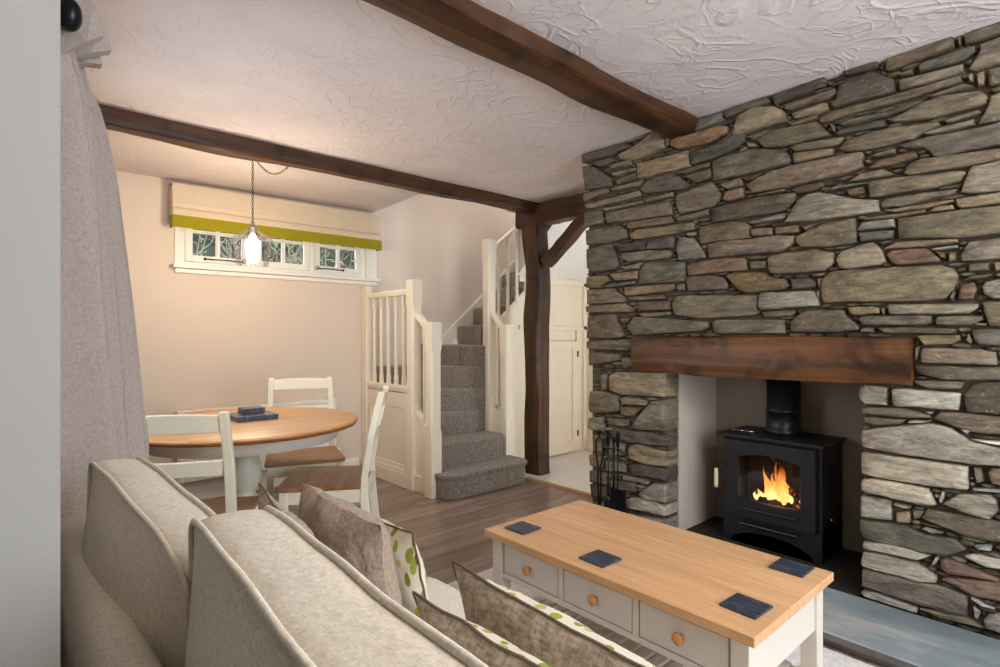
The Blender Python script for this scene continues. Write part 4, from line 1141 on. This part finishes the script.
for hx in (PX, 1.335):
    m = MB(); m.lathe([(0, hz+.004), (.022, hz+.004), (.022, hz-.004), (.008, hz-.012), (.006, hz-.022), (0, hz-.022)], 16, M=Matrix.Translation((hx, PY, 0))); m.tube([(hx+.008*math.sin(t), PY, hz-.028+.008*math.cos(t)) for t in [j*.6 for j in range(9)]], .002, 6)
    m.build('ceiling_hook', M_['iron'], pl, world=True)

# ------------------------------------------------------------------ coffee table
ct = thing('coffee_table', 'oak topped coffee table with three drawers in front of the fireplace', 'coffee table', (1.60, 1.08, 0))
X0, X1, Y0, Y1 = 1.327, 1.876, .578, 1.572; PT = M_['putty']
m = MB(); m.box(X0, X1, Y0, Y1, .424, .450); m.build('tabletop', M_['oak'], ct, world=True, bevel=.002)
a0, a1, b0, b1 = X0+.022, X1-.022, Y0+.022, Y1-.022
for lx in (a0, a1-.048):
    for ly in (b0, b1-.048): m = MB(); m.box(lx, lx+.048, ly, ly+.048, .0112, .424); m.build('leg', PT, ct, world=True, bevel=.003)
m = MB(); m.box(a1-.036, a1-.012, b0+.048, b1-.048, .285, .424); m.box(a0+.048, a1-.048, b0+.008, b0+.03, .285, .424); m.box(a0+.048, a1-.048, b1-.03, b1-.008, .285, .424)
m.box(a0+.006, a0+.03, b0+.048, b1-.048, .285, .303); m.box(a0+.006, a0+.03, b0+.048, b1-.048, .410, .424)
L = (b1-.048)-(b0+.048); dw = (L-.02*2-.008)/3
for i in range(2): yy = b0+.048+.004+dw*(i+1)+.02*i; m.box(a0+.006, a0+.03, yy, yy+.02, .303, .410)
m.box(a0+.03, a1-.036, b0+.03, b1-.03, .285, .293); m.box(a0+.028, a0+.032, b0+.04, b1-.04, .29, .42)
m.build('apron_frame', PT, ct, world=True, bevel=.002)
for i in range(3):
    yy = b0+.048+.004+(dw+.02)*i; m = MB(); m.box(a0+.008, a0+.024, yy+.0035, yy+dw-.0035, .3065, .4065); d = m.build('drawer', PT, ct, world=True, bevel=.002)
    d.location = Vector((0, 0, 0)); cy = yy+dw/2
    k = MB(); k.lathe([(0, -.018), (.009, -.018), (.0085, -.010), (.008, -.006), (.012, -.002), (.0165, .003), (.0165, .008), (.011, .012), (0, .013)], 20, M=frame((a0-.006, cy, .358), (0, 1, 0), (0, 0, 1), (-1, 0, 0)))
    kk = k.build('knob', M_['knob'], None); kk.data.transform(Matrix.Translation(-Vector(ct.location))); kk.parent = d
sf = MB()
sf.box(a0+.012, a0+.036, b0+.048, b1-.048, .10, .135); sf.box(a1-.036, a1-.012, b0+.048, b1-.048, .10, .135)
n = 17
for i in range(n):
    yy = b0+.03+(b1-b0-.06-.034)*i/(n-1); sf.box(a0+.02, a1-.02, yy, yy+.034, .135, .147)
sf.build('slatted_shelf', PT, ct, world=True, bevel=.0015)
for (x, y, rz, lb) in ((1.434, 1.478, .03, 'slate coaster at the corner of the coffee table nearest the stairs'), (1.424, 1.109, -.02, 'slate coaster in the middle of the drawer side of the coffee table'),
                   (1.806, .674, .0, 'slate coaster at the fire side corner of the coffee table'), (1.462, .659, -.04, 'slate coaster at the near drawer side corner of the coffee table')):
    slab_stack('slate_coaster', 'coaster', 'slate coasters laid out on the coffee table', [lb], x, y, .4504, .098, .007, rz)

# rug
def build_rug():
    x0, x1, y0, y1 = 1.02, 2.285, -.6, 2.10; nx, ny = 40, 84; vs = []; fs = []
    for i in range(nx+1):
        for j in range(ny+1):
            x = x0+(x1-x0)*i/nx; y = y0+(y1-y0)*j/ny; e = min(i, nx-i, j, ny-j)
            vs.append((x, y, (.002 if e == 0 else .009)+.0015*noise.noise(Vector((x*14, y*14, 0)))))
    for i in range(nx):
        for j in range(ny): a = i*(ny+1)+j; fs.append((a, a+ny+1, a+ny+2, a+1))
    m = MB(); m.add(vs, fs, 0, True); return tag(m.build('rug', M_['rug']), 'pale woven rug on the floor under the coffee table', 'rug')
build_rug()

# ------------------------------------------------------------------ stove
sx0, sx1, sy0, sy1 = 2.93, 3.235, .958, 1.45
sv = thing('wood_burning_stove', 'black cast iron wood burning stove standing in the fireplace', 'stove', ((sx0+sx1)/2, (sy0+sy1)/2, .057))
BK = M_['black']; Z0 = .057
m = MB()
m.box(sx0+.03, sx1, sy0, sy0+.012, Z0+.02, .625); m.box(sx0+.03, sx1, sy1-.012, sy1, Z0+.02, .625); m.box(sx1-.012, sx1, sy0, sy1, Z0+.02, .625)
m.box(sx0+.02, sx1, sy0, sy1, .215, .228); m.box(sx0+.02, sx1, sy0, sy1, .613, .625)
# front frame around the fire chamber
m.box(sx0+.012, sx0+.034, sy0, sy0+.055, .215, .625); m.box(sx0+.012, sx0+.034, sy1-.055, sy1, .215, .625); m.box(sx0+.012, sx0+.034, sy0+.055, sy1-.055, .565, .625); m.box(sx0+.012, sx0+.034, sy0+.055, sy1-.055, .215, .27)
m.build('stove_body', BK, sv, world=True, bevel=.004)
m = MB(); m.box(sx0-.028, sx1+.012, sy0-.018, sy1+.018, .625, .640); m.build('top_plate', BK, sv, world=True, bevel=.003)
# plinth with an arched cut-out
ar = [(sy0, Z0), (sy0, .215), (sy1, .215), (sy1, Z0), (sy1-.04, Z0)]+[(( sy0+sy1)/2+(sy1-sy0)/2*.84*math.cos(t), Z0+.075*math.sin(t)) for t in [PI*i/14 for i in range(15)]]+[(sy0+.04, Z0)]
m = MB(); m.prism(ar, sx0+.012, sx0+.03, axis=0); m.box(sx0+.03, sx1, sy0, sy0+.012, Z0, .215); m.box(sx0+.03, sx1, sy1-.012, sy1, Z0, .215); m.build('plinth', BK, sv, world=True, bevel=.002)
m = MB(); m.box(sx0-.03, sx0+.012, sy0+.10, sy1-.10, .168, .182); m.build('ash_lip', M_['black2'], sv, world=True, bevel=.006)
# door with an arched window
dy0, dy1, dz0, dz1 = sy0+.018, sy1-.018, .205, .612; cy = (dy0+dy1)/2
wy0, wy1 = cy-.158, cy+.158
def wtop(y): return .552-.030*((y-cy)/.158)**2+.0
def wbot(y): return .292+.014*((y-cy)/.158)**2+.02*0
n = 16; ys = [wy0+(wy1-wy0)*i/n for i in range(n+1)]
inner = [(y, wbot(y)) for y in ys]+[(y, wtop(y)) for y in reversed(ys)]
def outer_pt(y, top): return (dy0+(dy1-dy0)*((y-wy0)/(wy1-wy0)), dz1 if top else dz0)
outer = [outer_pt(y, False) for y in ys]+[outer_pt(y, True) for y in reversed(ys)]
m = MB(); k = len(inner); xf, xb = sx0-.016, sx0+.010; vs = []
for x, ring in ((xb, outer), (xf+.006, outer), (xf, [(cy+(y-cy)*.985, (dz0+dz1)/2+(z-(dz0+dz1)/2)*.985) for y, z in outer]), (xf, inner), (xf+.010, [(cy+(y-cy)*.97, .42+(z-.42)*.97) for y, z in inner]), (xb, [(cy+(y-cy)*.97, .42+(z-.42)*.97) for y, z in inner])):
    vs += [(x, y, z) for y, z in ring]
fs = []
for r_ in range(5):
    for i in range(k): fs.append((r_*k+i, r_*k+(i+1) % k, (r_+1)*k+(i+1) % k, (r_+1)*k+i))
m.add(vs, fs); door = m.build('stove_door', M_['black'], sv, world=True)
g = MB(); g.prism([(cy+(y-cy)*1.0, .42+(z-.42)*1.0) for y, z in inner], sx0-.004, sx0-.001, axis=0)
def child_of(mb, name, mat, par, bevel=0):
    o = mb.build(name, mat, None, bevel=bevel); off = Vector(par.location)
    if par.parent is not None: off += Vector(par.parent.location)
    o.data.transform(Matrix.Translation(-off)); o.parent = par; return o
child_of(g, 'door_glass', M_['stove_glass'], door)
g = MB(); g.box(sx0-.030, sx0-.012, cy-.15, cy+.15, .252, .262); child_of(g, 'air_slider', M_['black2'], door, .004)
m = MB(); m.tube([(sx0-.012, dy1-.02, .47), (sx0-.045, dy1+.018, .468), (sx0-.05, dy1+.028, .45)], .005, 8, 0); hn = child_of(m, 'door_handle', M_['iron'], door)
g = MB(); g.lathe([(0, .345), (.009, .345), (.011, .36), (.010, .43), (.008, .448), (0, .45)], 16, M=Matrix.Translation((sx0-.05, dy1+.028, 0))); o = child_of(g, 'handle_grip', plain('pale_wood_grip', rgb(226, 206, 170), .4), door); o['label'] = 'pale wooden grip'
m = MB(); m.lathe([(.084, .640), (.092, .640), (.092, .665), (.084, .672), (.082, .76), (.086, .762), (.086, .772), (.082, .776), (.082, 1.396), (0, 1.396), (0, .64)], 40, M=Matrix.Translation((3.12, 1.205, 0))); m.build('flue_pipe', M_['black2'], sv, world=True)
m = MB(); m.tube([(3.0, 1.44-.06*0, .650), (2.97, 1.40, .652), (2.965, 1.345, .656), (2.98, 1.30, .652), (3.03, 1.29, .648)], .004, 8); tag(m.build('stove_lid_lifter', M_['chrome']), 'bent bright wire lifter lying on the stove top beside the flue', 'tool')
m = MB(); m.tube([(3.02, sy0-.004, .26), (3.02, sy0-.02, .26), (3.07, sy0-.024, .235)], .004, 8); m.sphere((3.02, sy0-.016, .262), .009, 10); m.build('side_lever', M_['chrome'], sv, world=True)
# fire inside
ch = MB(); ch.box(3.205, 3.215, sy0+.02, sy1-.02, .23, .61); ch.build('fire_back', M_['soot'], sv, world=True)
for i, (x, y, z, a, r_, l_) in enumerate(((3.035, 1.19, .275, .06, .028, .30), (3.125, 1.21, .280, -.06, .032, .28), (3.08, 1.17, .352, .9, .022, .20))):
    m = MB(); d = Vector((math.sin(a)*.5, math.cos(a), .0)).normalized(); c = Vector((x, y, z)); pts = [c+d*l_*(q/8-.5) for q in range(9)]
    m.tube(pts, [r_*(1+.15*noise.noise(Vector((q*1.3, i*5, 0)))) for q in range(9)], 12)
    tag(m.build('firewood_log', M_['ember']), ['glowing charred log at the front of the stove fire', 'charred log at the back of the stove fire', 'charred log lying across the other logs in the stove'][i], 'log', 'logs burning in the stove')
fm = MB(); r = random.Random(5)
for _ in range(26):
    y = 1.205+r.gauss(0, .045); h = max(.03, .235*math.exp(-((y-1.205)/.06)**2)*r.uniform(.55, 1.1)); w = r.uniform(.007, .015)+.03*h; lean = r.uniform(-.02, .035); x = 3.05+r.uniform(-.03, .03); ph = r.uniform(0, 6)
    P = []; rr = []
    for i in range(15):
        q = i/14; P.append((x+.012*math.sin(q*5+ph), y+lean*q+.016*math.sin(q*6+ph)*q, .285+h*q)); rr.append(max(.0008, w*math.sin(PI*min(1, q*.84+.16))**.8*(1-q*.6)*(1+.25*math.sin(q*11+ph))))
    fm.tube(P, rr, 8)
tag(fm.build('fire_flames', M_['flame']), 'orange flames burning inside the stove', 'flames', kind='stuff')

# fire tools against the stone pillar
ft = thing('fire_tool_set', 'black iron fire tool set with shovel standing against the stone pillar', 'fire tools', (2.605, 1.935, .057))
IR = M_['iron']; fx = 2.60
m = MB(); m.lathe([(0, 0), (.075, 0), (.075, .012), (.05, .020), (.012, .028), (.0, .028)], 24); m.build('base', IR, ft)
m = MB(); m.tube([(0, 0, .02), (0, 0, .50)], .006, 10); m.tube([(0, -.085, .43), (0, -.05, .455), (0, 0, .46), (0, .05, .455), (0, .085, .43)], .0045, 8); m.sphere((0, 0, .51), .014, 12); m.build('stand', IR, ft)
def tool(y, kind):
    m = MB(); m.tube([(-.022, y, .14), (-.022, y, .50)], .0042, 8)
    m.lathe([(0, .48), (.008, .48), (.011, .50), (.013, .53), (.010, .555), (.012, .562), (.0, .572)], 14, M=Matrix.Translation((-.022, y, 0)))
    if kind == 'shovel': m.box(-.034, -.028, y-.045, y+.045, .125, .245); m.box(-.028, -.010, y-.047, y-.041, .125, .245); m.box(-.028, -.010, y+.041, y+.047, .125, .245)
    if kind == 'brush':
        m.lathe([(0, .20), (.018, .195), (.022, .17), (.030, .06), (0, .055)], 14, M=Matrix.Translation((-.022, y, 0)))
    if kind == 'tongs':
        m = MB()
        for s_ in (-1, 1): m.tube([(-.022, y+s_*.004, .07), (-.022, y+s_*.012, .28), (-.022, y+s_*.006, .34), (-.022, y+s_*.026, .42), (-.022, y+s_*.024, .49), (-.022, y+s_*.004, .52), (-.022, y, .535)], .0052, 8)
        m.sphere((-.022, y, .55), .013, 10); m.box(-.03, -.014, y-.014, y+.014, .06, .10)
    return m
tool(.085, 'tongs').build('tongs', IR, ft, bevel=0); tool(.022, 'brush').build('brush', IR, ft); tool(-.045, 'shovel').build('shovel', IR, ft)
# ------------------------------------------------------------------ sofa
sofa = thing('sofa', 'oatmeal linen sofa seen from behind its back cushions', 'sofa', (.5, .75, 0))
def rbox(mb, x0, x1, y0, y1, z0, z1, r, puff=0, n=14, fn=None, mi=0):
    """rounded, softly puffed block"""
    cx, cy, cz = (x0+x1)/2, (y0+y1)/2, (z0+z1)/2; hx, hy, hz = (x1-x0)/2, (y1-y0)/2, (z1-z0)/2
    vs = []; fs = []; idx = {}
    def P(a, b, c):
        p = Vector((a*hx, b*hy, c*hz)); q = Vector((max(-hx+r, min(hx-r, p.x)), max(-hy+r, min(hy-r, p.y)), max(-hz+r, min(hz-r, p.z))))
        d = p-q
        if d.length > 1e-9: p = q+d.normalized()*min(r, d.length*1.0 if d.length < r else r)
        p += Vector((a*puff*(1-b*b)*(1-c*c), b*puff*(1-a*a)*(1-c*c), c*puff*(1-a*a)*(1-b*b)))
        p += Vector((cx, cy, cz))
        if fn: p = fn(p)
        return p
    def vid(i, j, k):
        key = (i, j, k)
        if key not in idx: idx[key] = len(vs); vs.append(P(2*i/n-1, 2*j/n-1, 2*k/n-1))
        return idx[key]
    for a in range(n):
        for b in range(n):
            for s in (0, n):
                fs.append((vid(s, a, b), vid(s, a+1, b), vid(s, a+1, b+1), vid(s, a, b+1)))
                fs.append((vid(a, s, b), vid(a+1, s, b), vid(a+1, s, b+1), vid(a, s, b+1)))
                fs.append((vid(a, b, s), vid(a+1, b, s), vid(a+1, b+1, s), vid(a, b+1, s)))
    mb.add(vs, fs, mi, True)
def wob(amp, f, seed):
    def g(p): return p+Vector((noise.noise(p*f+Vector((seed, 0, 0))), noise.noise(p*f+Vector((0, seed, 0))), noise.noise(p*f+Vector((0, 0, seed)))))*amp
    return g
SF = M_['sofa']
m = MB(); rbox(m, .068, .150, -.12, 1.57, .10, .782, .040, .006, 20, wob(.003, 3, 2)); m.build('back_frame', SF, sofa, world=True)
m = MB(); rbox(m, .10, .93, -.10, 1.56, .10, .30, .03, .0, 12); m.build('seat_base', SF, sofa, world=True)
for y0, y1 in ((1.40, 1.585), (-.14, .045)):
    m = MB(); rbox(m, .08, .868, y0, y1, .08, .612, .062, .010, 20, wob(.010, 3, y0+4)); m.build('arm', M_['sofa2'], sofa, world=True)
for y0, y1 in ((.045, .725), (.725, 1.40)):
    m = MB(); rbox(m, .30, .975, y0, y1, .28, .452, .045, .014, 18, wob(.008, 4, y0)); m.build('seat_cushion', M_['sofa2'], sofa, world=True)
for fx_ in (.14, .87):
    for fy in (-.06, 1.50): m = MB(); m.lathe([(0, 0), (.018, 0), (.026, .10), (0, .10)], 16, M=Matrix.Translation((fx_, fy, 0))); m.build('foot', M_['oak_dark'], sofa, world=True)

def box_cushion(name, y0, y1, xl, xr, zt, zb, lean, seed, end_slump):
    """back cushion: boxing strip between two piped seams, both faces puffed"""
    n = 34; k = 26
    hy = (y1-y0)/2; hz = (zt-zb)/2; cy = (y0+y1)/2; cz = (zt+zb)/2; cxm = (xl+xr)/2; hx = (xr-xl)/2
    def outline(b, c):   # square to rounded rectangle
        rr = .032; p = Vector((b*hy, c*hz)); q = Vector((max(-hy+rr, min(hy-rr, p.x)), max(-hz+rr, min(hz-rr, p.y)))); d = p-q
        if d.length > rr: p = q+d.normalized()*rr
        # sides pull in a little between corners
        return p
    def F(a, b, c, off=0):
        p = outline(b, c); q = (1-b**4)*(1-c**4)
        puff = (.048 if a > 0 else .050)*(1-abs(b)**2.6)*(1-abs(c)**2.6) if abs(a) == 1 else 0
        x = cxm+a*hx*(1+.10*(1-max(abs(b), abs(c))))+ (puff if a > 0 else -puff)
        top = .004*(1-a*a)*(1 if max(abs(b), abs(c)) > .999 else 0)
        y = cy+p.x*(1+top/hy); z = cz+p.y*(1+top/hz)
        t = (y-y0)/(y1-y0)
        x += lean(t)
        z += end_slump(t)*max(0, (z-cz)/hz)
        w = Vector((x, y, z))
        w += Vector((noise.noise(Vector((y*7, z*7, seed))), noise.noise(Vector((y*6, z*6, seed+9)))*.6, noise.noise(Vector((y*8, x*8, seed+4)))))*.0032
        return w
    mb = MB(); vs = []; fs = []; idx = {}
    def vid(i, j, s, l=None):
        key = (i, j, s)
        if key not in idx: idx[key] = len(vs); vs.append(F(s, 2*i/n-1, 2*j/n-1))
        return idx[key]
    for i in range(n):
        for j in range(n):
            for s in (-1, 1): fs.append((vid(i, j, s), vid(i+1, j, s), vid(i+1, j+1, s), vid(i, j+1, s)))
    rim = [(i, 0) for i in range(n)]+[(n, j) for j in range(n)]+[(n-i, n) for i in range(n)]+[(0, n-j) for j in range(n)]
    lv = [-1, -.5, 0, .5, 1]
    for (i, j), (i2, j2) in zip(rim, rim[1:]+rim[:1]):
        for a, b in zip(lv, lv[1:]): fs.append((vid(i, j, a), vid(i2, j2, a), vid(i2, j2, b), vid(i, j, b)))
    mb.add(vs, fs, 0, True); o = mb.build(name, SF, sofa, world=True)
    for s in (-1, 1):
        pm = MB(); path = [F(s, 2*i/n-1, 2*j/n-1)+Vector((s*.002, 0, .0)) for i, j in rim]
        path = [p+(p-Vector((cxm, cy, cz))).normalized()*.002 for p in path]
        pm.tube(path, .0042, 8, closed=True); 
        q = pm.build('piping', M_['sofa'], None); q.data.transform(Matrix.Translation(-(Vector(sofa.location)+Vector(o.location)))); q.parent = o
    return o
box_cushion('back_cushion', .775, 1.385, .172, .246, .920, .44, lambda t: -.042*t, 3.3, lambda t: -.055*(1-t)**2-.006*t)
box_cushion('back_cushion', .06, .785, .180, .264, .938, .44, lambda t: -.026*max(0, 1-t)**.7, 8.1, lambda t: -.008*(1-t)**2)

# ------------------------------------------------------------------ scatter cushions
def pillow(name, label, c, nrm, up, w, h, T, matf, matb, pipe, seed, conc=.07, pip=True, group='scatter cushions on the sofa', crease=1.):
    """knife-edge cushion; nrm points out of its front face"""
    nz = Vector(nrm).normalized(); u0 = Vector(up); vv = (u0-nz*u0.dot(nz)).normalized(); uu = vv.cross(nz)
    t = thing(name, label, 'cushion', c, 0, group); n = 26
    def F(a, b, s):
        k = 1-conc*(1-abs(b)**2)*abs(a)**2; k2 = 1-conc*(1-abs(a)**2)*abs(b)**2
        x = a*w/2*k; y = b*h/2*k2
        th = T/2*((1-abs(a)**2.2)*(1-abs(b)**2.2))**.55 if abs(a) < 1 and abs(b) < 1 else 0
        e = (1-abs(a)**6)*(1-abs(b)**6)
        wr = .010*crease*noise.noise(Vector((a*2.4+seed, b*2.4, s)))*e+.004*crease*noise.noise(Vector((a*7+seed, b*7, s)))*e
        ed = .006*noise.noise(Vector((a*3, b*3, seed)))
        return uu*x+vv*y+nz*(s*(th+wr)+ed)
    fr = None
    vs = {}
    for s, mt, nm in ((1, matf, 'front_cover'), (-1, matb, 'back_cover')):
        mb = MB(); P = [F(2*i/n-1, 2*j/n-1, s) for i in range(n+1) for j in range(n+1)]
        fs = [(i*(n+1)+j, (i+1)*(n+1)+j, (i+1)*(n+1)+j+1, i*(n+1)+j+1) if s > 0 else (i*(n+1)+j, i*(n+1)+j+1, (i+1)*(n+1)+j+1, (i+1)*(n+1)+j) for i in range(n) for j in range(n)]
        mb.add(P, fs, 0, True); mb.build(nm, mt, t, recalc=False)
    if pip:
        mb = MB(); rim = [(i, 0) for i in range(n)]+[(n, j) for j in range(n)]+[(n-i, n) for i in range(n)]+[(0, n-j) for j in range(n)]
        mb.tube([F(2*i/n-1, 2*j/n-1, 1) for i, j in rim], .0026, 6, closed=True); mb.build('piping', pipe, t)
    return t
pillow('scatter_cushion', 'small taupe cushion half hidden behind the back cushions, pointed corner up', (.440, 1.08, .675), (.95, -.05, .25), (-.2, -.20, 1), .30, .33, .09, M_['taupe'], M_['taupe'], M_['pipe_dark'], 1.2, conc=.10)
pillow('scatter_cushion', 'plump grey brown velvet cushion at the far arm of the sofa', (.582, 1.165, .648), (.95, .10, .25), (-.2, -.16, 1), .30, .33, .15, M_['grey_velvet'], M_['grey_velvet'], M_['grey_velvet'], 4.4, pip=False, crease=1.4)
pillow('scatter_cushion', 'leaf printed cushion beside the velvet one at the far arm', (.694, 1.185, .612), (.93, .10, .28), (-.25, -.08, 1), .27, .27, .09, M_['leafy'], M_['leafy'], M_['pipe_dark'], 7.7)
pillow('scatter_cushion', 'taupe woven cushion with dark piping just in front of the near back cushion', (.495, .475, .632), (.96, .05, .22), (-.20, .0, 1), .43, .335, .10, M_['leafy'], M_['taupe'], M_['pipe_dark'], 2.9)
pillow('scatter_cushion', 'larger taupe backed cushion with leaf printed front, nearest the coffee table', (.622, .530, .622), (.93, .05, .30), (-.22, -.09, 1), .45, .33, .12, M_['leafy'], M_['taupe'], M_['pipe_dark'], 6.1)

# ------------------------------------------------------------------ curtain and pole
cu = thing('curtain', 'grey pinch pleated curtain hanging beside the dining area', 'curtain', (.12, 1.70, 0))
def build_curtain():
    plan = [(.045, 1.60), (.10, 1.595), (.185, 1.60), (.192, 1.605), (.12, 1.618), (.07, 1.630), (.13, 1.645), (.215, 1.655), (.224, 1.662), (.13, 1.672), (.08, 1.685), (.17, 1.70), (.262, 1.715), (.268, 1.722), (.2, 1.74), (.12, 1.755), (.06, 1.76)]
    # smooth the plan curve
    P = []
    for i in range(len(plan)-1):
        a, b = Vector(plan[i]), Vector(plan[i+1])
        for j in range(4): P.append(a.lerp(b, j/4))
    P.append(Vector(plan[-1]))
    for _ in range(1): P = [P[0]]+[(P[i-1]+2*P[i]+P[i+1])/4 for i in range(1, len(P)-1)]+[P[-1]]
    zs = [.02+1.82*i/36 for i in range(37)]
    K = [(0, 1.1), (.6, 1.1), (.88, 1.08), (1.13, .97), (1.59, .76), (1.73, .64), (1.80, .50), (1.85, .46)]
    def itp(z):
        for (a, b), (c, d) in zip(K, K[1:]):
            if z <= c: return b+(d-b)*(z-a)/(c-a)
        return K[-1][1]
    vs = []; fs = []; n = len(P)
    for z in zs:
        q = z/1.81; s = itp(z)
        for i, p in enumerate(P): vs.append((.045+(p.x-.045)*s+.003*math.sin(z*5+i*.4), p.y+.003*math.sin(z*3+i), z))
    for j in range(len(zs)-1):
        for i in range(n-1): a = j*n+i; fs.append((a, a+1, a+n+1, a+n))
    mb = MB(); mb.add(vs, fs, 0, True); o = mb.build('curtain_drop', M_['curtain'], cu, world=True, recalc=False)
    so_ = o.modifiers.new('s', 'SOLIDIFY'); so_.thickness = .003
    # heading: stiff fans of pleats above the pinch
    hd = MB()
    fans = [((.095, 1.60), .082, .035), ((.10, 1.64), .098, .010), ((.10, 1.69), .085, -.03), ((.075, 1.59), .05, .05)]
    for (x, y), L, rise in fans:
        for k, dy in enumerate((-.012, .0, .012)):
            zz = 1.805; hd.add([(x, y+dy*.3, zz), (x+L*.55, y+dy-.012, zz+.03+rise*.2), (x+L*.95, y+dy, zz+.05+rise*.5), (x+L*.72, y+dy*1.4, zz+.125+rise*.45), (x+L*.25, y+dy, zz+.155+rise*.3), (x-.02, y+dy*.6, zz+.12+rise*.2)], [(0, 1, 2, 3, 4, 5)], 0, False)
    h = hd.build('pleated_heading', M_['curtain'], cu, world=True, recalc=False)
    so2 = h.modifiers.new('s', 'SOLIDIFY'); so2.thickness = .006
build_curtain()
cp = thing('curtain_pole', 'black iron curtain pole end with a round finial above the curtain', 'curtain pole', (.10, 1.6, 1.9))
m = MB(); m.tube([(.098, 1.56, 1.882), (.098, 2.9, 1.882)], .011, 14); m.build('pole', M_['iron'], cp, world=True)
m = MB(); m.sphere((.107, 1.545, 1.877), .029, 20, sc=(.8, 1, 1.25)); m.tube([(.097, 1.57, 1.882), (.098, 1.59, 1.882)], .016, 14); m.build('finial', M_['iron'], cp, world=True)
m = MB(); m.tube([(.045, 1.575, 1.83), (.056, 1.575, 1.845), (.062, 1.575, 1.875), (.075, 1.575, 1.90), (.098, 1.575, 1.882)], .007, 10); m.tube([(.043, 1.575, 1.79), (.05, 1.575, 1.86)], .010, 10); m.build('bracket', M_['iron'], cp, world=True)
for y in (1.62, 1.66, 1.70):
    m = MB(); m.tube([(.098+.018*math.cos(t), y, 1.908+.018*math.sin(t)) for t in [j*2*PI/14 for j in range(14)]], .0025, 6, closed=True); m.build('ring', M_['iron'], cp, world=True)

# simple frames for the openings the photograph looks away from
wf = MB()
for x in (.55, 1.48, 2.41): wf.box(x, x+.04, -1.2, -1.14, .75, 2.1)
wf.box(.55, 2.45, -1.2, -1.14, .75, .80); wf.box(.55, 2.45, -1.2, -1.14, 2.05, 2.1); wf.box(.50, 2.50, -1.14, -1.02, .72, .75)
struct(wf.build('window_2', M_['white']))

# ------------------------------------------------------------------ light
W = bpy.data.worlds.new('daylight'); bpy.context.scene.world = W; W.use_nodes = True
bg = W.node_tree.nodes['Background']; bg.inputs[0].default_value = (.79, .89, 1, 1); bg.inputs[1].default_value = 9.5
def portal(name, loc, rot, sx, sy):
    l = bpy.data.lights.new(name, 'AREA'); l.shape = 'RECTANGLE'; l.size = sx; l.size_y = sy; l.cycles.is_portal = True
    o = bpy.data.objects.new(name, l); C.objects.link(o); o.location = loc; o.rotation_euler = rot; return o
portal('portal_front', (1.5, -1.25, 1.425), (PI/2, 0, 0), 1.9, 1.35)          # faces +Y
portal('portal_dining', (-.22, 2.5, 1.425), (0, -PI/2, 0), .85, .7)
portal('portal_hall', (3.94, 1.42, 1.085), (PI/2, 0, 0), .92, 2.13)
portal('portal_roof', (3.375, 3.875, 4.48), (0, 0, 0), 1.65, .65)
def point(name, loc, e, col, r):
    l = bpy.data.lights.new(name, 'POINT'); l.energy = e; l.color = col; l.shadow_soft_size = r
    o = bpy.data.objects.new(name, l); C.objects.link(o); o.location = loc; return o
point('fire_light', (3.02, 1.19, .40), 1.3, (1, .45, .14), .04)

LX, LY = 1.15, -.40
cl = thing('added_fill_lamp', 'unseen fill lamp added behind the camera to warm the room', 'lamp', (LX, LY, 2.31))  # unseen warm lamp, added to brighten the sofa and stone wall
m = MB(); m.lathe([(0, .0), (.06, .0), (.06, -.02), (0, -.02)], 24); m.build('fill_lamp_plate', M_['chrome'], cl)
point('added_fill_light', (LX, LY, 2.12), 31, (1, .88, .74), .09)
cam = bpy.data.cameras.new('camera'); co = bpy.data.objects.new('camera', cam); C.objects.link(co)
co.location = (0, 0, 1.17); co.rotation_euler = (PI/2, 0, -math.radians(41.8)); cam.sensor_width = 36; cam.lens = 554/1000*36; cam.shift_y = .0015; cam.clip_start = .02
S = bpy.context.scene; S.camera = co
S.view_settings.view_transform = 'Standard'; S.view_settings.look = 'None'; S.view_settings.gamma = 1; S.view_settings.exposure = 0.08
S.view_settings.use_curve_mapping = False
S.cycles.max_bounces = 10; S.cycles.diffuse_bounces = 6; S.cycles.transparent_max_bounces = 12; S.cycles.sample_clamp_indirect = 6
S.cycles.use_denoising = True; S.cycles.caustics_reflective = False; S.cycles.caustics_refractive = False
